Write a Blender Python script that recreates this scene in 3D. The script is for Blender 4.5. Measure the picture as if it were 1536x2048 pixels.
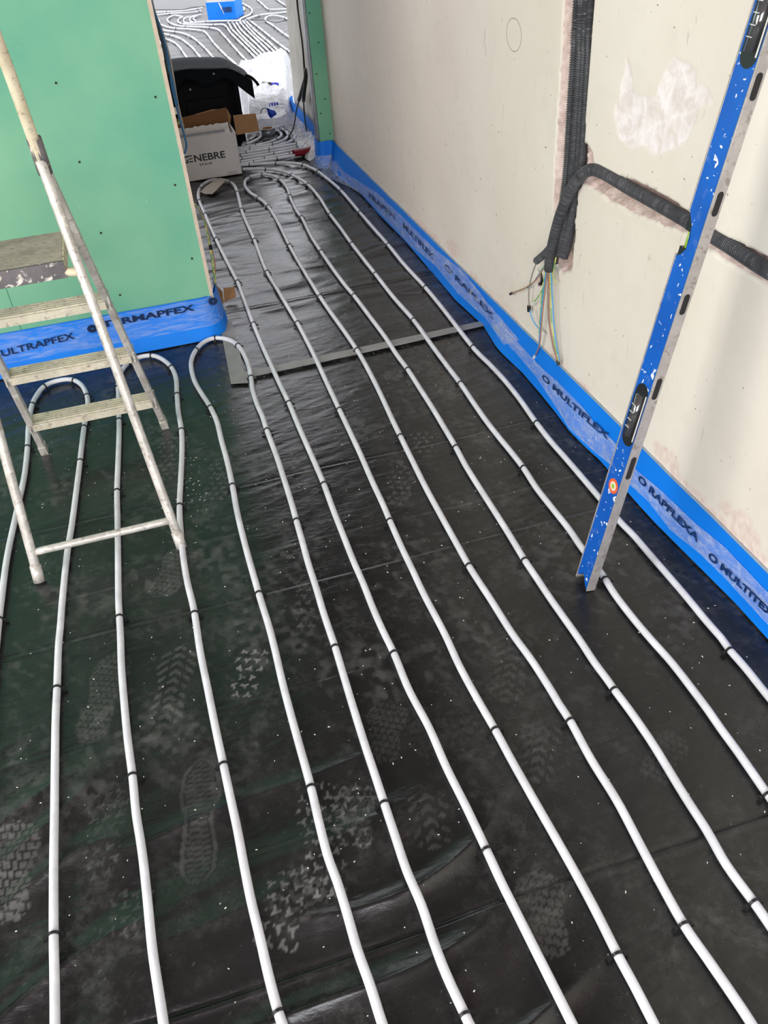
import bpy, bmesh, math, random
import numpy as np
from mathutils import Vector, Matrix, Quaternion
random.seed(7)
SC = bpy.context.scene
COL = SC.collection
for o in list(bpy.data.objects): bpy.data.objects.remove(o)

# ------------------------------------------------------------------ camera
F, PX, PY, CH = 1680.0, 768.0, 1024.0, 1.5          # focal length (px of 1536x2048), centre, eye height
def _basis():
    d = np.array([943-PX, 3150-PY, F]); d /= np.linalg.norm(d)
    r = [np.array([p[0]-PX, p[1]-PY, F]) for p in ((670.7, 283.7), (1536, 1139.5))]
    n = np.cross(r[0], r[1]); w = np.cross(n, d); w /= np.linalg.norm(w)
    if w[2] < 0: w = -w
    return np.cross(w, -d), w, -d
BX, BY, BZ = _basis()
def ray(x, y):
    r = np.array([x-PX, y-PY, F]); return np.array([r@BX, r@BY, r@BZ])
def fl(x, y, z=0.0):                                 # point of the horizontal plane z seen at a pixel
    r = ray(x, y); t = (z-CH)/r[2]; return Vector((r[0]*t, r[1]*t, z))
def wx(x, y, xw):                                    # point of the plane x = xw
    r = ray(x, y); t = xw/r[0]; return Vector((xw, r[1]*t, CH+r[2]*t))
def wy(x, y, yw):
    r = ray(x, y); t = yw/r[1]; return Vector((r[0]*t, yw, CH+r[2]*t))

cam = bpy.data.cameras.new('camera'); co = bpy.data.objects.new('camera', cam); COL.objects.link(co)
cam.sensor_fit = 'HORIZONTAL'; cam.sensor_width = 36.0; cam.lens = F/1536*36.0
cam.clip_start = 0.05; cam.clip_end = 200
right = Vector((BX[0], BY[0], BZ[0])); down = Vector((BX[1], BY[1], BZ[1])); fwd = Vector((BX[2], BY[2], BZ[2]))
M = Matrix((right, -down, -fwd)).transposed().to_4x4(); M.translation = Vector((0, 0, CH))
co.matrix_world = M
SC.camera = co

# ------------------------------------------------------------------ light
SC.view_settings.view_transform = 'Standard'; SC.view_settings.look = 'None'
SC.view_settings.gamma = 1.0; SC.view_settings.use_curve_mapping = False
SC.view_settings.exposure = 0.54
W = bpy.data.worlds.new('sky'); SC.world = W; W.use_nodes = True
bg = W.node_tree.nodes['Background']; bg.inputs[0].default_value = (0.92, 0.935, 1.0, 1); bg.inputs[1].default_value = 1.8
def area(name, loc, target, sx, sy, e, colr=(1, 1, 1)):
    l = bpy.data.lights.new(name, 'AREA'); l.shape = 'RECTANGLE'; l.size = sx; l.size_y = sy; l.energy = e; l.color = colr
    o = bpy.data.objects.new(name, l); COL.objects.link(o); o.location = loc
    o.rotation_euler = (Vector(target)-Vector(loc)).to_track_quat('-Z', 'Y').to_euler(); return o
area('window_light_left', (-2.85, 1.0, 1.45), (1.2, 1.5, 0.6), 2.7, 2.0, 105, (1.0, 0.97, 0.94))
area('window_light_back', (-0.6, -2.2, 1.75), (0.3, 3, 0.9), 2.8, 1.8, 115, (0.93, 0.95, 1.0))

# ------------------------------------------------------------------ materials
def srgb(r, g, b):
    f = lambda c: (c/255/12.92) if c/255 <= 0.04045 else ((c/255+0.055)/1.055)**2.4
    return (f(r), f(g), f(b), 1)
class NT:
    def __init__(s, name):
        s.m = bpy.data.materials.new(name); s.m.use_nodes = True; s.t = s.m.node_tree; s.n = s.t.nodes
        s.b = s.n['Principled BSDF']; s.o = s.n['Material Output']; s.pos = None
    def node(s, typ, **kw):
        nd = s.n.new(typ)
        for k, v in kw.items():
            if k in ('ins',):
                for i, val in v.items():
                    if hasattr(val, 'is_linked') or hasattr(val, 'links'): s.t.links.new(val, nd.inputs[i])
                    else: nd.inputs[i].default_value = val
            else: setattr(nd, k, v)
        return nd
    def link(s, a, b): s.t.links.new(a, b)
    def P(s, scale=(1, 1, 1), obj=False, rot=(0, 0, 0)):
        src = s.node('ShaderNodeTexCoord').outputs['Object'] if obj else s.node('ShaderNodeNewGeometry').outputs['Position']
        mp = s.node('ShaderNodeMapping'); s.link(src, mp.inputs[0]); mp.inputs['Scale'].default_value = scale; mp.inputs['Rotation'].default_value = rot
        return mp.outputs[0]
    def noise(s, vec, scale, detail=4, rough=0.55, dist=0.0):
        return s.node('ShaderNodeTexNoise', ins={'Vector': vec, 'Scale': scale, 'Detail': detail, 'Roughness': rough, 'Distortion': dist}).outputs['Fac']
    def ramp(s, fac, a, b, ca=(0, 0, 0, 1), cb=(1, 1, 1, 1)):
        r = s.node('ShaderNodeValToRGB'); s.link(fac, r.inputs[0]); e = r.color_ramp.elements
        e[0].position = a; e[1].position = b; e[0].color = ca; e[1].color = cb; return r.outputs[0]
    def mix(s, fac, a, b, blend='MIX'):
        m = s.node('ShaderNodeMix', data_type='RGBA', blend_type=blend)
        for k, v in ((0, fac), (6, a), (7, b)):
            if hasattr(v, 'links'): s.link(v, m.inputs[k])
            else: m.inputs[k].default_value = v
        return m.outputs[2]
    def math(s, op, a, b=0.0, c=0.0, clamp=False):
        m = s.node('ShaderNodeMath', operation=op, use_clamp=clamp)
        for k, v in enumerate((a, b, c)):
            if hasattr(v, 'links'): s.link(v, m.inputs[k])
            else: m.inputs[k].default_value = v
        return m.outputs[0]
    def bump(s, h, strength=0.3, dist=0.01):
        b = s.node('ShaderNodeBump', ins={'Height': h, 'Strength': strength, 'Distance': dist}); s.link(b.outputs[0], s.b.inputs['Normal']); return b
    def set(s, **kw):
        for k, v in kw.items():
            k = {'color': 'Base Color', 'rough': 'Roughness', 'metal': 'Metallic', 'spec': 'Specular IOR Level', 'alpha': 'Alpha', 'trans': 'Transmission Weight', 'coat': 'Coat Weight', 'coatr': 'Coat Roughness'}[k]
            if hasattr(v, 'links'): s.link(v, s.b.inputs[k])
            else: s.b.inputs[k].default_value = v
        return s
    def attr(s, nm): return s.node('ShaderNodeAttribute', attribute_name=nm).outputs['Fac']

def simple(name, col, rough=0.5, metal=0.0, var=0.12, scale=30, bump=0.0, obj=True, spec=0.5):
    t = NT(name); v = t.P(obj=obj); n = t.noise(v, scale, 4)
    dark = tuple(c*(1-var) for c in col[:3])+(1,); lite = tuple(min(1, c*(1+var)) for c in col[:3])+(1,)
    t.set(color=t.ramp(n, 0.3, 0.7, dark, lite), rough=rough, metal=metal, spec=spec)
    if bump: t.bump(t.noise(v, scale*2, 3), bump, 0.005)
    return t.m

def m_foil():
    t = NT('black_foil'); p = t.P()
    d = t.attr('dust_and_sheen'); n1 = t.noise(p, 3.0, 6, 0.65); n2 = t.noise(p, 60, 4, 0.7); n3 = t.noise(p, 14, 5, 0.7, 0.6)
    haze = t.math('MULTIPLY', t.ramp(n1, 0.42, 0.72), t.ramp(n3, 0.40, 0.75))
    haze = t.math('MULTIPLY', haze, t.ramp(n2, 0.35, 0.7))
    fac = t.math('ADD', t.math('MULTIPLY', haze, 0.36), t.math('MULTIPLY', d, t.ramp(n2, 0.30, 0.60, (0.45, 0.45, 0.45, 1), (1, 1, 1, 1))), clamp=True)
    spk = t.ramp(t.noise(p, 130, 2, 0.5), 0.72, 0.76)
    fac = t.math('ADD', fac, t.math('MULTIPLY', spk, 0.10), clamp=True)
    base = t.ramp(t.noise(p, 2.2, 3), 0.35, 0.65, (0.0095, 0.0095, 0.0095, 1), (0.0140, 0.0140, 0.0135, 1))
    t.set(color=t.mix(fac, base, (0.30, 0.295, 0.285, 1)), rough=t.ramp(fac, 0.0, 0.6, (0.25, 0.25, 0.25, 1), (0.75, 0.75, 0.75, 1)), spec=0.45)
    w = t.math('ADD', t.noise(t.P((1.0, 3.2, 1)), 16, 4, 0.55, 0.5), t.math('MULTIPLY', t.noise(p, 90, 3), 0.12))
    t.bump(w, 0.17, 0.010); return t.m
def m_wall():
    t = NT('painted_plaster'); p = t.P()
    a, b, c = t.attr('cut'), t.attr('peel'), t.attr('bare')
    n = t.noise(p, 1.6, 5, 0.6); n2 = t.noise(p, 9, 5, 0.6)
    base = t.mix(t.ramp(n, 0.3, 0.7), srgb(224, 215, 199), srgb(234, 227, 214))
    base = t.mix(t.math('MULTIPLY', t.ramp(n2, 0.55, 0.8), 0.35), base, srgb(208, 201, 188))
    spots = t.ramp(t.noise(p, 75, 2, 0.4), 0.755, 0.785)
    base = t.mix(t.math('MULTIPLY', spots, 0.75), base, srgb(112, 100, 88))
    scr = t.ramp(t.noise(t.P((1, 1.0, 0.25)), 38, 3, 0.5, 1.2), 0.70, 0.74)
    base = t.mix(t.math('MULTIPLY', scr, 0.30), base, srgb(140, 130, 118))
    gyp = t.mix(t.ramp(t.noise(p, 22, 6, 0.65, 0.8), 0.38, 0.62), srgb(226, 215, 206), srgb(246, 240, 238))
    base = t.mix(b, base, gyp)
    ter = t.mix(t.ramp(t.noise(p, 45, 4), 0.35, 0.65), srgb(216, 190, 178), srgb(232, 220, 208))
    base = t.mix(c, base, ter)
    pk = t.mix(t.ramp(t.noise(p, 30, 5, 0.65), 0.33, 0.6), srgb(188, 162, 153), srgb(230, 210, 200))
    base = t.mix(t.ramp(a, 0.40, 0.60), base, pk)
    base = t.mix(t.ramp(t.attr('void_shade'), 0.4, 0.6), base, (0.012, 0.010, 0.009, 1))  # shade inside the wall holes painted on as near-black colour
    # pencilled oval near the cables
    c0 = wx(1028, 70, 1.18); e1 = wx(1043, 70, 1.18); e2 = wx(1028, 103, 1.18)
    sp = t.node('ShaderNodeSeparateXYZ'); t.link(t.node('ShaderNodeNewGeometry').outputs['Position'], sp.inputs[0])
    wob = t.math('MULTIPLY', t.math('SUBTRACT', t.noise(p, 9, 2), 0.5), 0.12)
    u = t.math('DIVIDE', t.math('SUBTRACT', sp.outputs[1], c0[1]), abs(e1[1]-c0[1])+1e-4)
    v = t.math('DIVIDE', t.math('SUBTRACT', sp.outputs[2], c0[2]), abs(e2[2]-c0[2])+1e-4)
    rr = t.math('SQRT', t.math('ADD', t.math('MULTIPLY', u, u), t.math('MULTIPLY', v, v)))
    ring = t.math('LESS_THAN', t.math('ABSOLUTE', t.math('SUBTRACT', t.math('ADD', rr, wob), 1.0)), 0.035)
    base = t.mix(t.math('MULTIPLY', ring, 0.6), base, srgb(110, 105, 100))
    t.set(color=base, rough=0.62, spec=0.35)
    h = t.math('ADD', t.noise(p, 6, 5, 0.6), t.math('MULTIPLY', a, t.noise(p, 70, 4)))
    t.bump(h, 0.25, 0.012); return t.m
def m_green():
    t = NT('green_plasterboard'); p = t.P()
    n = t.noise(p, 2.6, 4, 0.55); base = t.mix(t.ramp(n, 0.3, 0.7), srgb(103, 170, 142), srgb(128, 184, 148))
    spk = t.ramp(t.noise(p, 55, 3, 0.55, 0.8), 0.74, 0.77)
    base = t.mix(t.math('MULTIPLY', spk, 0.45), base, srgb(200, 222, 200))
    j = wy(26, 615, 3.21)[0]
    sp = t.node('ShaderNodeSeparateXYZ'); t.link(t.node('ShaderNodeNewGeometry').outputs['Position'], sp.inputs[0])
    ln = t.math('LESS_THAN', t.math('ABSOLUTE', t.math('SUBTRACT', sp.outputs[0], j)), 0.0011)
    base = t.mix(ln, base, srgb(40, 90, 78))
    t.set(color=base, rough=0.7, spec=0.25); t.bump(t.noise(p, 120, 2), 0.05, 0.003); return t.m
def m_pipe():
    t = NT('white_plastic_pipe'); p = t.P()
    n = t.ramp(t.noise(p, 18, 4, 0.6), 0.3, 0.7, srgb(200, 202, 206), srgb(222, 224, 228))
    d = t.ramp(t.noise(p, 7, 5, 0.7), 0.55, 0.78)
    t.set(color=t.mix(t.math('MULTIPLY', d, 0.45), n, srgb(172, 168, 158)), rough=0.36, spec=0.45)
    t.bump(t.noise(p, 35, 2), 0.12, 0.004); return t.m
def m_alu(name, a, b, rough=0.42, metal=0.55, splat=0.5):
    t = NT(name); p = t.P(obj=False)
    n = t.noise(p, 14, 6, 0.7); base = t.mix(t.ramp(n, 0.32, 0.68), a, b)
    s = t.ramp(t.noise(p, 42, 4, 0.6, 0.5), 0.58, 0.66); base = t.mix(t.math('MULTIPLY', s, splat), base, srgb(226, 220, 208))
    s2 = t.ramp(t.noise(p, 65, 4, 0.6), 0.57, 0.66); base = t.mix(t.math('MULTIPLY', s2, 0.6), base, srgb(118, 104, 92))
    t.set(color=base, rough=rough, metal=metal); t.bump(t.noise(p, 90, 3), 0.2, 0.003); return t.m
def m_bluelevel():
    t = NT('blue_paint'); p = t.P()
    base = t.mix(t.ramp(t.noise(p, 10, 3), 0.3, 0.7), srgb(0, 80, 172), srgb(0, 92, 188))
    s = t.ramp(t.noise(p, 75, 2, 0.40, 0.4), 0.665, 0.685); f = t.math('MULTIPLY', s, t.ramp(t.noise(p, 9, 2), 0.30, 0.45))
    base = t.mix(f, base, srgb(232, 236, 238))
    s2 = t.ramp(t.noise(p, 26, 5, 0.75), 0.58, 0.80); base = t.mix(t.math('MULTIPLY', s2, 0.45), base, srgb(150, 170, 205))
    t.set(color=base, rough=0.42); return t.m
def m_strip():
    t = NT('blue_foam_strip'); p = t.P()
    base = t.mix(t.ramp(t.noise(p, 4, 3), 0.3, 0.7), srgb(0, 118, 222), srgb(0, 128, 236))
    t.set(color=base, rough=0.5, spec=0.35); t.bump(t.noise(p, 9, 3), 0.15, 0.01); return t.m
def m_film(name='clear_film', a0=0.22, a1=0.70, col=(0.60, 0.70, 0.86, 1), sc=60, stretch=(1, 1, 1)):
    t = NT(name); p = t.P(stretch)
    n = t.noise(p, sc, 6, 0.7, 0.9)
    t.set(color=col, rough=0.22, alpha=t.ramp(n, 0.42, 0.74, (a0,)*3+(1,), (a1,)*3+(1,)), spec=0.6)
    t.bump(t.noise(p, sc*1.5, 5, 0.6, 0.6), 0.5, 0.008); return t.m
def m_wrap():
    t = NT('white_plastic_wrap'); p = t.P()
    n = t.noise(p, 10, 5, 0.6, 0.9)
    t.set(color=t.ramp(n, 0.3, 0.7, srgb(168, 170, 174), srgb(214, 214, 214)), rough=0.22, spec=0.6)
    t.bump(t.noise(t.P((1, 1.6, 1.6)), 14, 5, 0.6, 1.2), 0.7, 0.02); return t.m
def m_card(name, c, s=20):
    t = NT(name); p = t.P(); t.set(color=t.ramp(t.noise(p, s, 5, 0.6), 0.3, 0.7, tuple(x*0.88 for x in c[:3])+(1,), c), rough=0.8, spec=0.2); return t.m
MT = dict(foil=m_foil(), wall=m_wall(), green=m_green(), pipe=m_pipe(), blue=m_bluelevel(), strip=m_strip(),
    film=m_film(stretch=(1, 0.35, 1)), film2=m_film('clear_film_on_partition', 0.03, 0.50, (0.50, 0.66, 0.88, 1), 60, (0.16, 1, 1)), wrap=m_wrap(),
    alu=m_alu('ladder_aluminium', srgb(164, 160, 150), srgb(214, 211, 203), 0.42, 0.25, 0.7), alu2=m_alu('level_aluminium', srgb(152, 148, 144), srgb(176, 171, 167), 0.45, 0.35, 0.12),
    tread=m_alu('tread_aluminium', srgb(176, 170, 150), srgb(208, 200, 178), 0.55, 0.05, 0.35), plat=m_alu('platform_board', srgb(150, 142, 130), srgb(190, 182, 166), 0.75, 0.0, 0.25),
    fascia=m_alu('platform_edge', srgb(78, 76, 78), srgb(110, 106, 106), 0.6, 0.1, 0.85), hoop=m_alu('hoop_metal', srgb(196, 184, 152), srgb(222, 212, 184), 0.6, 0.15, 0.1),
    black=simple('black_plastic', (0.012, 0.012, 0.013, 1), 0.4), conduit=simple('grey_corrugated_conduit', (0.075, 0.077, 0.082, 1), 0.38, var=0.25),
    dark=simple('recess_shade', (0.010, 0.009, 0.009, 1), 0.8), white=simple('white_plaster', srgb(205, 200, 188), 0.8, obj=False, scale=6),
    edge=simple('bare_board_edge', srgb(236, 218, 196), 0.85, var=0.1, obj=False, scale=25), ceil=simple('ceiling_paint', srgb(122, 100, 106), 0.9, obj=False, scale=2),
    brick=simple('room_plaster', srgb(150, 132, 122), 0.9, obj=False, scale=3), conc=simple('concrete', srgb(205, 200, 190), 0.9, obj=False, scale=12, bump=0.2),
    oldpl=simple('old_plaster', srgb(196, 192, 180), 0.85, obj=False, scale=9, bump=0.5), galv=simple('galvanised_steel', srgb(170, 172, 176), 0.3, 0.9, obj=False),
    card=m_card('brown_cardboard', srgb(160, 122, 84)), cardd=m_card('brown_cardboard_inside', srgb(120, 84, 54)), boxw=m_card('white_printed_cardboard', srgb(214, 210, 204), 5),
    ink=simple('black_ink', (0.012, 0.012, 0.014, 1), 0.6), navy=simple('navy_print', (0.004, 0.035, 0.14, 1), 0.5), bagm=simple('black_rubberised_fabric', (0.005, 0.005, 0.006, 1), 0.7, bump=0.3, spec=0.12),
    flap=simple('bag_flap_fabric', (0.006, 0.008, 0.010, 1), 0.75, bump=0.3, spec=0.06), tape=simple('grey_masking_tape', (0.25, 0.25, 0.24, 1), 0.6, var=0.15, obj=False, scale=12),
    paper=m_card('scrap_paper', srgb(178, 170, 158), 30), silver=simple('silver_tape', (0.20, 0.20, 0.21, 1), 0.35, 0.5), red=simple('red_sleeve', (0.16, 0.004, 0.012, 1), 0.5, var=0.3, spec=0.2),
    bluep=simple('blue_plastic', (0.008, 0.05, 0.38, 1), 0.3), penb=simple('pen_blue', (0.03, 0.03, 0.55, 1), 0.3), wblue=simple('blue_wire', srgb(70, 150, 205), 0.4), wdblue=simple('dark_blue_wire', srgb(30, 92, 135), 0.4),
    wbrown=simple('brown_wire', srgb(165, 110, 92), 0.4), wgrey=simple('grey_wire', srgb(140, 132, 122), 0.4), wdark=simple('dark_cable', srgb(38, 46, 46), 0.4),
    conn=simple('white_connector', srgb(225, 222, 215), 0.4), orange=simple('orange_sticker', srgb(232, 96, 50), 0.5), lime=simple('green_vial', srgb(150, 190, 70), 0.2), stw=simple('sticker_white', srgb(226, 214, 190), 0.5),
    chip=simple('plaster_crumbs', srgb(225, 222, 214), 0.8), pen=simple('pencil_mark', srgb(120, 112, 104), 0.9))
def m_stripe():
    t = NT('green_yellow_wire'); n = t.noise(t.P(), 40, 2)
    t.set(color=t.ramp(n, 0.46, 0.54, srgb(110, 175, 95), srgb(205, 205, 110)), rough=0.4); return t.m
MT['wgy'] = m_stripe()
def m_vial():
    t = NT('vial_glass'); t.set(color=(0.05, 0.05, 0.05, 1), rough=0.08, spec=0.8, coat=1.0); return t.m
MT['vial'] = m_vial()

# ------------------------------------------------------------------ helpers
def mk(name, V, Fc, mat, parent=None, smooth=False, loc=None):
    me = bpy.data.meshes.new(name); me.from_pydata([tuple(v) for v in V], [], [tuple(f) for f in Fc]); me.materials.append(MT[mat] if isinstance(mat, str) else mat)
    if smooth: me.polygons.foreach_set('use_smooth', [True]*len(me.polygons))
    me.update()
    o = bpy.data.objects.new(name, me); COL.objects.link(o)
    if loc is not None:
        me.transform(Matrix.Translation(-Vector(loc))); o.location = loc
    if parent is not None:
        o.parent = parent; o.matrix_parent_inverse = Matrix.Translation(-parent.location)
    return o
def tag(o, label, cat, group=None, kind=None):
    if label: o['label'] = label
    if cat: o['category'] = cat
    if group: o['group'] = group
    if kind: o['kind'] = kind
    return o
def struct(o): o['kind'] = 'structure'; return o
def thing(name, loc, label, cat, group=None):
    o = bpy.data.objects.new(name, None); COL.objects.link(o); o.location = loc; o.empty_display_size = 0.05
    return tag(o, label, cat, group)
def boxv(c, s, R=None):
    V = []
    for i in (-.5, .5):
        for j in (-.5, .5):
            for k in (-.5, .5):
                v = Vector((i*s[0], j*s[1], k*s[2]))
                if R is not None: v = R @ v
                V.append(v+Vector(c))
    return V, [(0, 1, 3, 2), (4, 6, 7, 5), (0, 4, 5, 1), (2, 3, 7, 6), (0, 2, 6, 4), (1, 5, 7, 3)]
class MB:
    def __init__(s): s.V = []; s.F = []
    def add(s, vf):
        n = len(s.V); s.V += [Vector(v) for v in vf[0]]; s.F += [tuple(i+n for i in f) for f in vf[1]]; return s
    def box(s, a, b):
        return s.add(boxv([(a[i]+b[i])/2 for i in range(3)], [abs(b[i]-a[i]) for i in range(3)]))
    def bar(s, p, q, w, h, up=(0, 0, 1)):
        p = Vector(p); q = Vector(q); d = (q-p).normalized(); u = Vector(up); x = d.cross(u).normalized(); y = x.cross(d)
        R = Matrix((x, d, y)).transposed(); return s.add(boxv((p+q)/2, (w, (q-p).length, h), R))
    def build(s, name, mat, parent=None, smooth=False, bev=0.0):
        o = mk(name, s.V, s.F, mat, parent, smooth)
        if bev:
            m = o.modifiers.new('bevel', 'BEVEL'); m.width = bev; m.segments = 2; m.limit_method = 'ANGLE'
        return o
def bx(name, a, b, mat, parent=None, bev=0.0): return MB().box(a, b).build(name, mat, parent, bev=bev)
def spline(pts, step):
    P = [Vector(p) for p in pts]; P = [P[0]*2-P[1]]+P+[P[-1]*2-P[-2]]; out = []
    for i in range(1, len(P)-2):
        a, b, c, d = P[i-1], P[i], P[i+1], P[i+2]; n = max(1, int((c-b).length/step))
        for k in range(n):
            t = k/n; out.append(0.5*((2*b)+(c-a)*t+(2*a-5*b+4*c-d)*t*t+(3*b-a-3*c+d)*t**3))
    out.append(P[-2]); return out
def tubev(path, r, seg=12, rad=None, cap=True):
    V = []; Fc = []; n = len(path); T = [(path[min(i+1, n-1)]-path[max(i-1, 0)]).normalized() for i in range(n)]
    ref = Vector((0, 0, 1)) if abs(T[0].z) < 0.9 else Vector((0, 1, 0)); N = (ref-T[0]*ref.dot(T[0])).normalized()
    for i in range(n):
        N = (N-T[i]*N.dot(T[i])).normalized(); B = T[i].cross(N); rr = rad[i] if rad else r
        for k in range(seg):
            a = 2*math.pi*k/seg; V.append(path[i]+(N*math.cos(a)+B*math.sin(a))*rr)
    for i in range(n-1):
        for k in range(seg):
            Fc.append((i*seg+k, i*seg+(k+1) % seg, (i+1)*seg+(k+1) % seg, (i+1)*seg+k))
    if cap: Fc.append(tuple(range(seg))[::-1]); Fc.append(tuple((n-1)*seg+k for k in range(seg)))
    return V, Fc
def tube(name, pts, r, mat, parent=None, step=0.01, seg=10, rad=None, sm=True):
    path = spline(pts, step) if step else [Vector(p) for p in pts]
    V, Fc = tubev(path, r, seg, rad(path) if rad else None); return mk(name, V, Fc, mat, parent, sm), path
def cyl(c, axis, r, h, seg=20):
    a = Vector(axis).normalized(); return tubev([Vector(c)-a*h/2, Vector(c)+a*h/2], r, seg)
def setloc(o, loc):                                   # move the origin of a top-level mesh to its place
    o.data.transform(Matrix.Translation(-Vector(loc))); o.location = loc; return o
def centre(o):
    V = [v.co for v in o.data.vertices]; c = Vector((sum(v.x for v in V)/len(V), sum(v.y for v in V)/len(V), min(v.z for v in V))); return setloc(o, c)
def text_mesh(s, size, bold=0.0, shear=0.0):
    cu = bpy.data.curves.new('t', 'FONT'); cu.body = s; cu.size = size; cu.offset = bold; cu.extrude = 0.0004; cu.shear = shear; cu.align_x = 'LEFT'
    o = bpy.data.objects.new('t', cu); COL.objects.link(o); dg = bpy.context.evaluated_depsgraph_get(); me = bpy.data.meshes.new_from_object(o.evaluated_get(dg))
    bpy.data.objects.remove(o); bpy.data.curves.remove(cu); return me
def put_text(name, s, size, org, xdir, ydir, width, mat, parent, bold=0.0, shear=0.0, warp=None):
    me = text_mesh(s, size, bold, shear); xs = [v.co.x for v in me.vertices]; w = max(xs)-min(xs); k = width/w; x0 = min(xs)
    X = Vector(xdir).normalized(); Y = Vector(ydir).normalized(); Z = X.cross(Y)
    for v in me.vertices:
        p = Vector(org)+X*(v.co.x-x0)*k+Y*v.co.y+Z*v.co.z
        v.co = warp(p) if warp else p
    me.materials.clear(); me.materials.append(MT[mat]); o = bpy.data.objects.new(name, me); COL.objects.link(o)
    if parent is not None: o.parent = parent; o.matrix_parent_inverse = Matrix.Translation(-parent.location)
    return o
_R = np.random.RandomState(3); _L = _R.rand(256, 256)
def vn(x, y, s=0):                                    # smooth value noise on arrays, 0..1
    x = x+s*17.31; y = y+s*9.77; xi = np.floor(x).astype(int); yi = np.floor(y).astype(int); fx = x-xi; fy = y-yi
    fx = fx*fx*(3-2*fx); fy = fy*fy*(3-2*fy); g = lambda a, b: _L[a % 256, b % 256]
    return (g(xi, yi)*(1-fx)+g(xi+1, yi)*fx)*(1-fy)+(g(xi, yi+1)*(1-fx)+g(xi+1, yi+1)*fx)*fy
def fbm(x, y, s=0, o=4):
    r = 0; a = 0.5
    for k in range(o): r = r+a*vn(x*2**k, y*2**k, s+k*3); a *= 0.5
    return r
def axis(segs):                                       # [(start,end,step)...] -> coordinates
    out = []
    for a, b, s in segs: n = max(1, int(round((b-a)/s))); out += list(a+(b-a)*np.arange(n)/n)
    return np.array(out+[segs[-1][1]])
def gridmesh(name, A, B, P, mat, attrs={}, parent=None, flip=False, smooth=True):
    na, nb = len(A), len(B); me = bpy.data.meshes.new(name)
    me.vertices.add(na*nb); me.vertices.foreach_set('co', P.reshape(-1).astype(np.float32))
    i, j = np.meshgrid(np.arange(na-1), np.arange(nb-1), indexing='ij'); v = (i*nb+j).ravel()
    q = np.stack([v, v+nb, v+nb+1, v+1], 1) if not flip else np.stack([v, v+1, v+nb+1, v+nb], 1)
    me.loops.add(q.size); me.loops.foreach_set('vertex_index', q.ravel()); me.polygons.add(len(q))
    me.polygons.foreach_set('loop_start', np.arange(0, q.size, 4)); me.polygons.foreach_set('use_smooth', np.ones(len(q), bool) if smooth else np.zeros(len(q), bool))
    for k, a in attrs.items():
        at = me.attributes.new(k, 'FLOAT', 'POINT'); at.data.foreach_set('value', a.reshape(-1).astype(np.float32))
    me.update(); me.validate(); me.materials.append(MT[mat] if isinstance(mat, str) else mat)
    o = bpy.data.objects.new(name, me); COL.objects.link(o)
    if parent is not None: o.parent = parent; o.matrix_parent_inverse = Matrix.Translation(-parent.location)
    return o
def sstep(a, b, x): t = np.clip((x-a)/(b-a), 0, 1); return t*t*(3-2*t)

# ------------------------------------------------------------------ floor
XA = axis([(-3.2, -0.8, 0.06), (-0.8, 1.2, 0.004), (1.2, 3.2, 0.02), (3.2, 6.0, 0.2)])
YA = axis([(-3.2, 0.4, 0.1), (0.4, 2.2, 0.004), (2.2, 3.5, 0.006), (3.5, 7.0, 0.011), (7.0, 13.2, 0.022), (13.2, 22.0, 0.4)])
gx, gy = np.meshgrid(XA, YA, indexing='ij')
rid = lambda n: (1-np.abs(2*n-1))**2
near = 1-sstep(2.9, 3.5, gy); mid = sstep(3.0, 3.6, gy)*(1-sstep(6.6, 7.4, gy)); far = sstep(6.6, 7.4, gy)
wy_ = gy+0.05*vn(gx*4, gy*2, 5)
hgt = near*0.0018*rid(fbm(gx*3.0+gy*1.1, wy_*11-gx*3.5, 1, 3))
hgt += near*0.0010*rid(fbm(gx*6, gy*30-gx*8, 7, 2))*sstep(1.2, 2.4, gy)
lowl = (1-sstep(0.85, 1.25, gy+0.35*gx))*(1-sstep(0.15, 0.55, gx))
hgt += lowl*0.0230*(rid(vn(gx*2.6+1.0, (gy-0.35*gx+0.05*np.sin(gx*6))*9.5, 11))-0.5)
fold_x = 0.35+0.65*vn(gx*5, gy*5, 2)
hgt += mid*0.0145*rid(fbm(gx*3.4, (gy+0.15*vn(gx*3, gy*2, 8))*13, 4, 2))*fold_x
hgt += far*0.0125*rid(fbm(gx*2.2, (gy+0.2*vn(gx*2, gy*1.5, 8))*7.5, 6, 3))
for ys, am, wd in ((0.676, 0.006, 0.006), (1.637, 0.0022, 0.005), (2.13, 0.0022, 0.005), (3.41, 0.004, 0.008), (4.34, 0.005, 0.010), (0.925, 0.0012, 0.004), (1.30, 0.0008, 0.004)):
    yy = ys+0.012*(vn(gx*3, gx*0+ys*7, 3)-0.5)
    hgt += am*np.exp(-((gy-yy)/wd)**2)*(0.4+0.6*vn(gx*9, gy*2, 9))-0.7*am*np.exp(-((gy-yy-wd*2)/(wd*0.8))**2)
gz = hgt-0.0062-0.004*mid-0.007*far
dust_and_sheen = np.zeros_like(gx)
def in_box(p, q, w):
    c = ((p[0]+q[0])/2, (p[1]+q[1])/2); L = math.hypot(q[0]-p[0], q[1]-p[1])/2+w
    i0, i1 = np.searchsorted(XA, (c[0]-L, c[0]+L)); j0, j1 = np.searchsorted(YA, (c[1]-L, c[1]+L)); return slice(i0, i1), slice(j0, j1)
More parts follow.
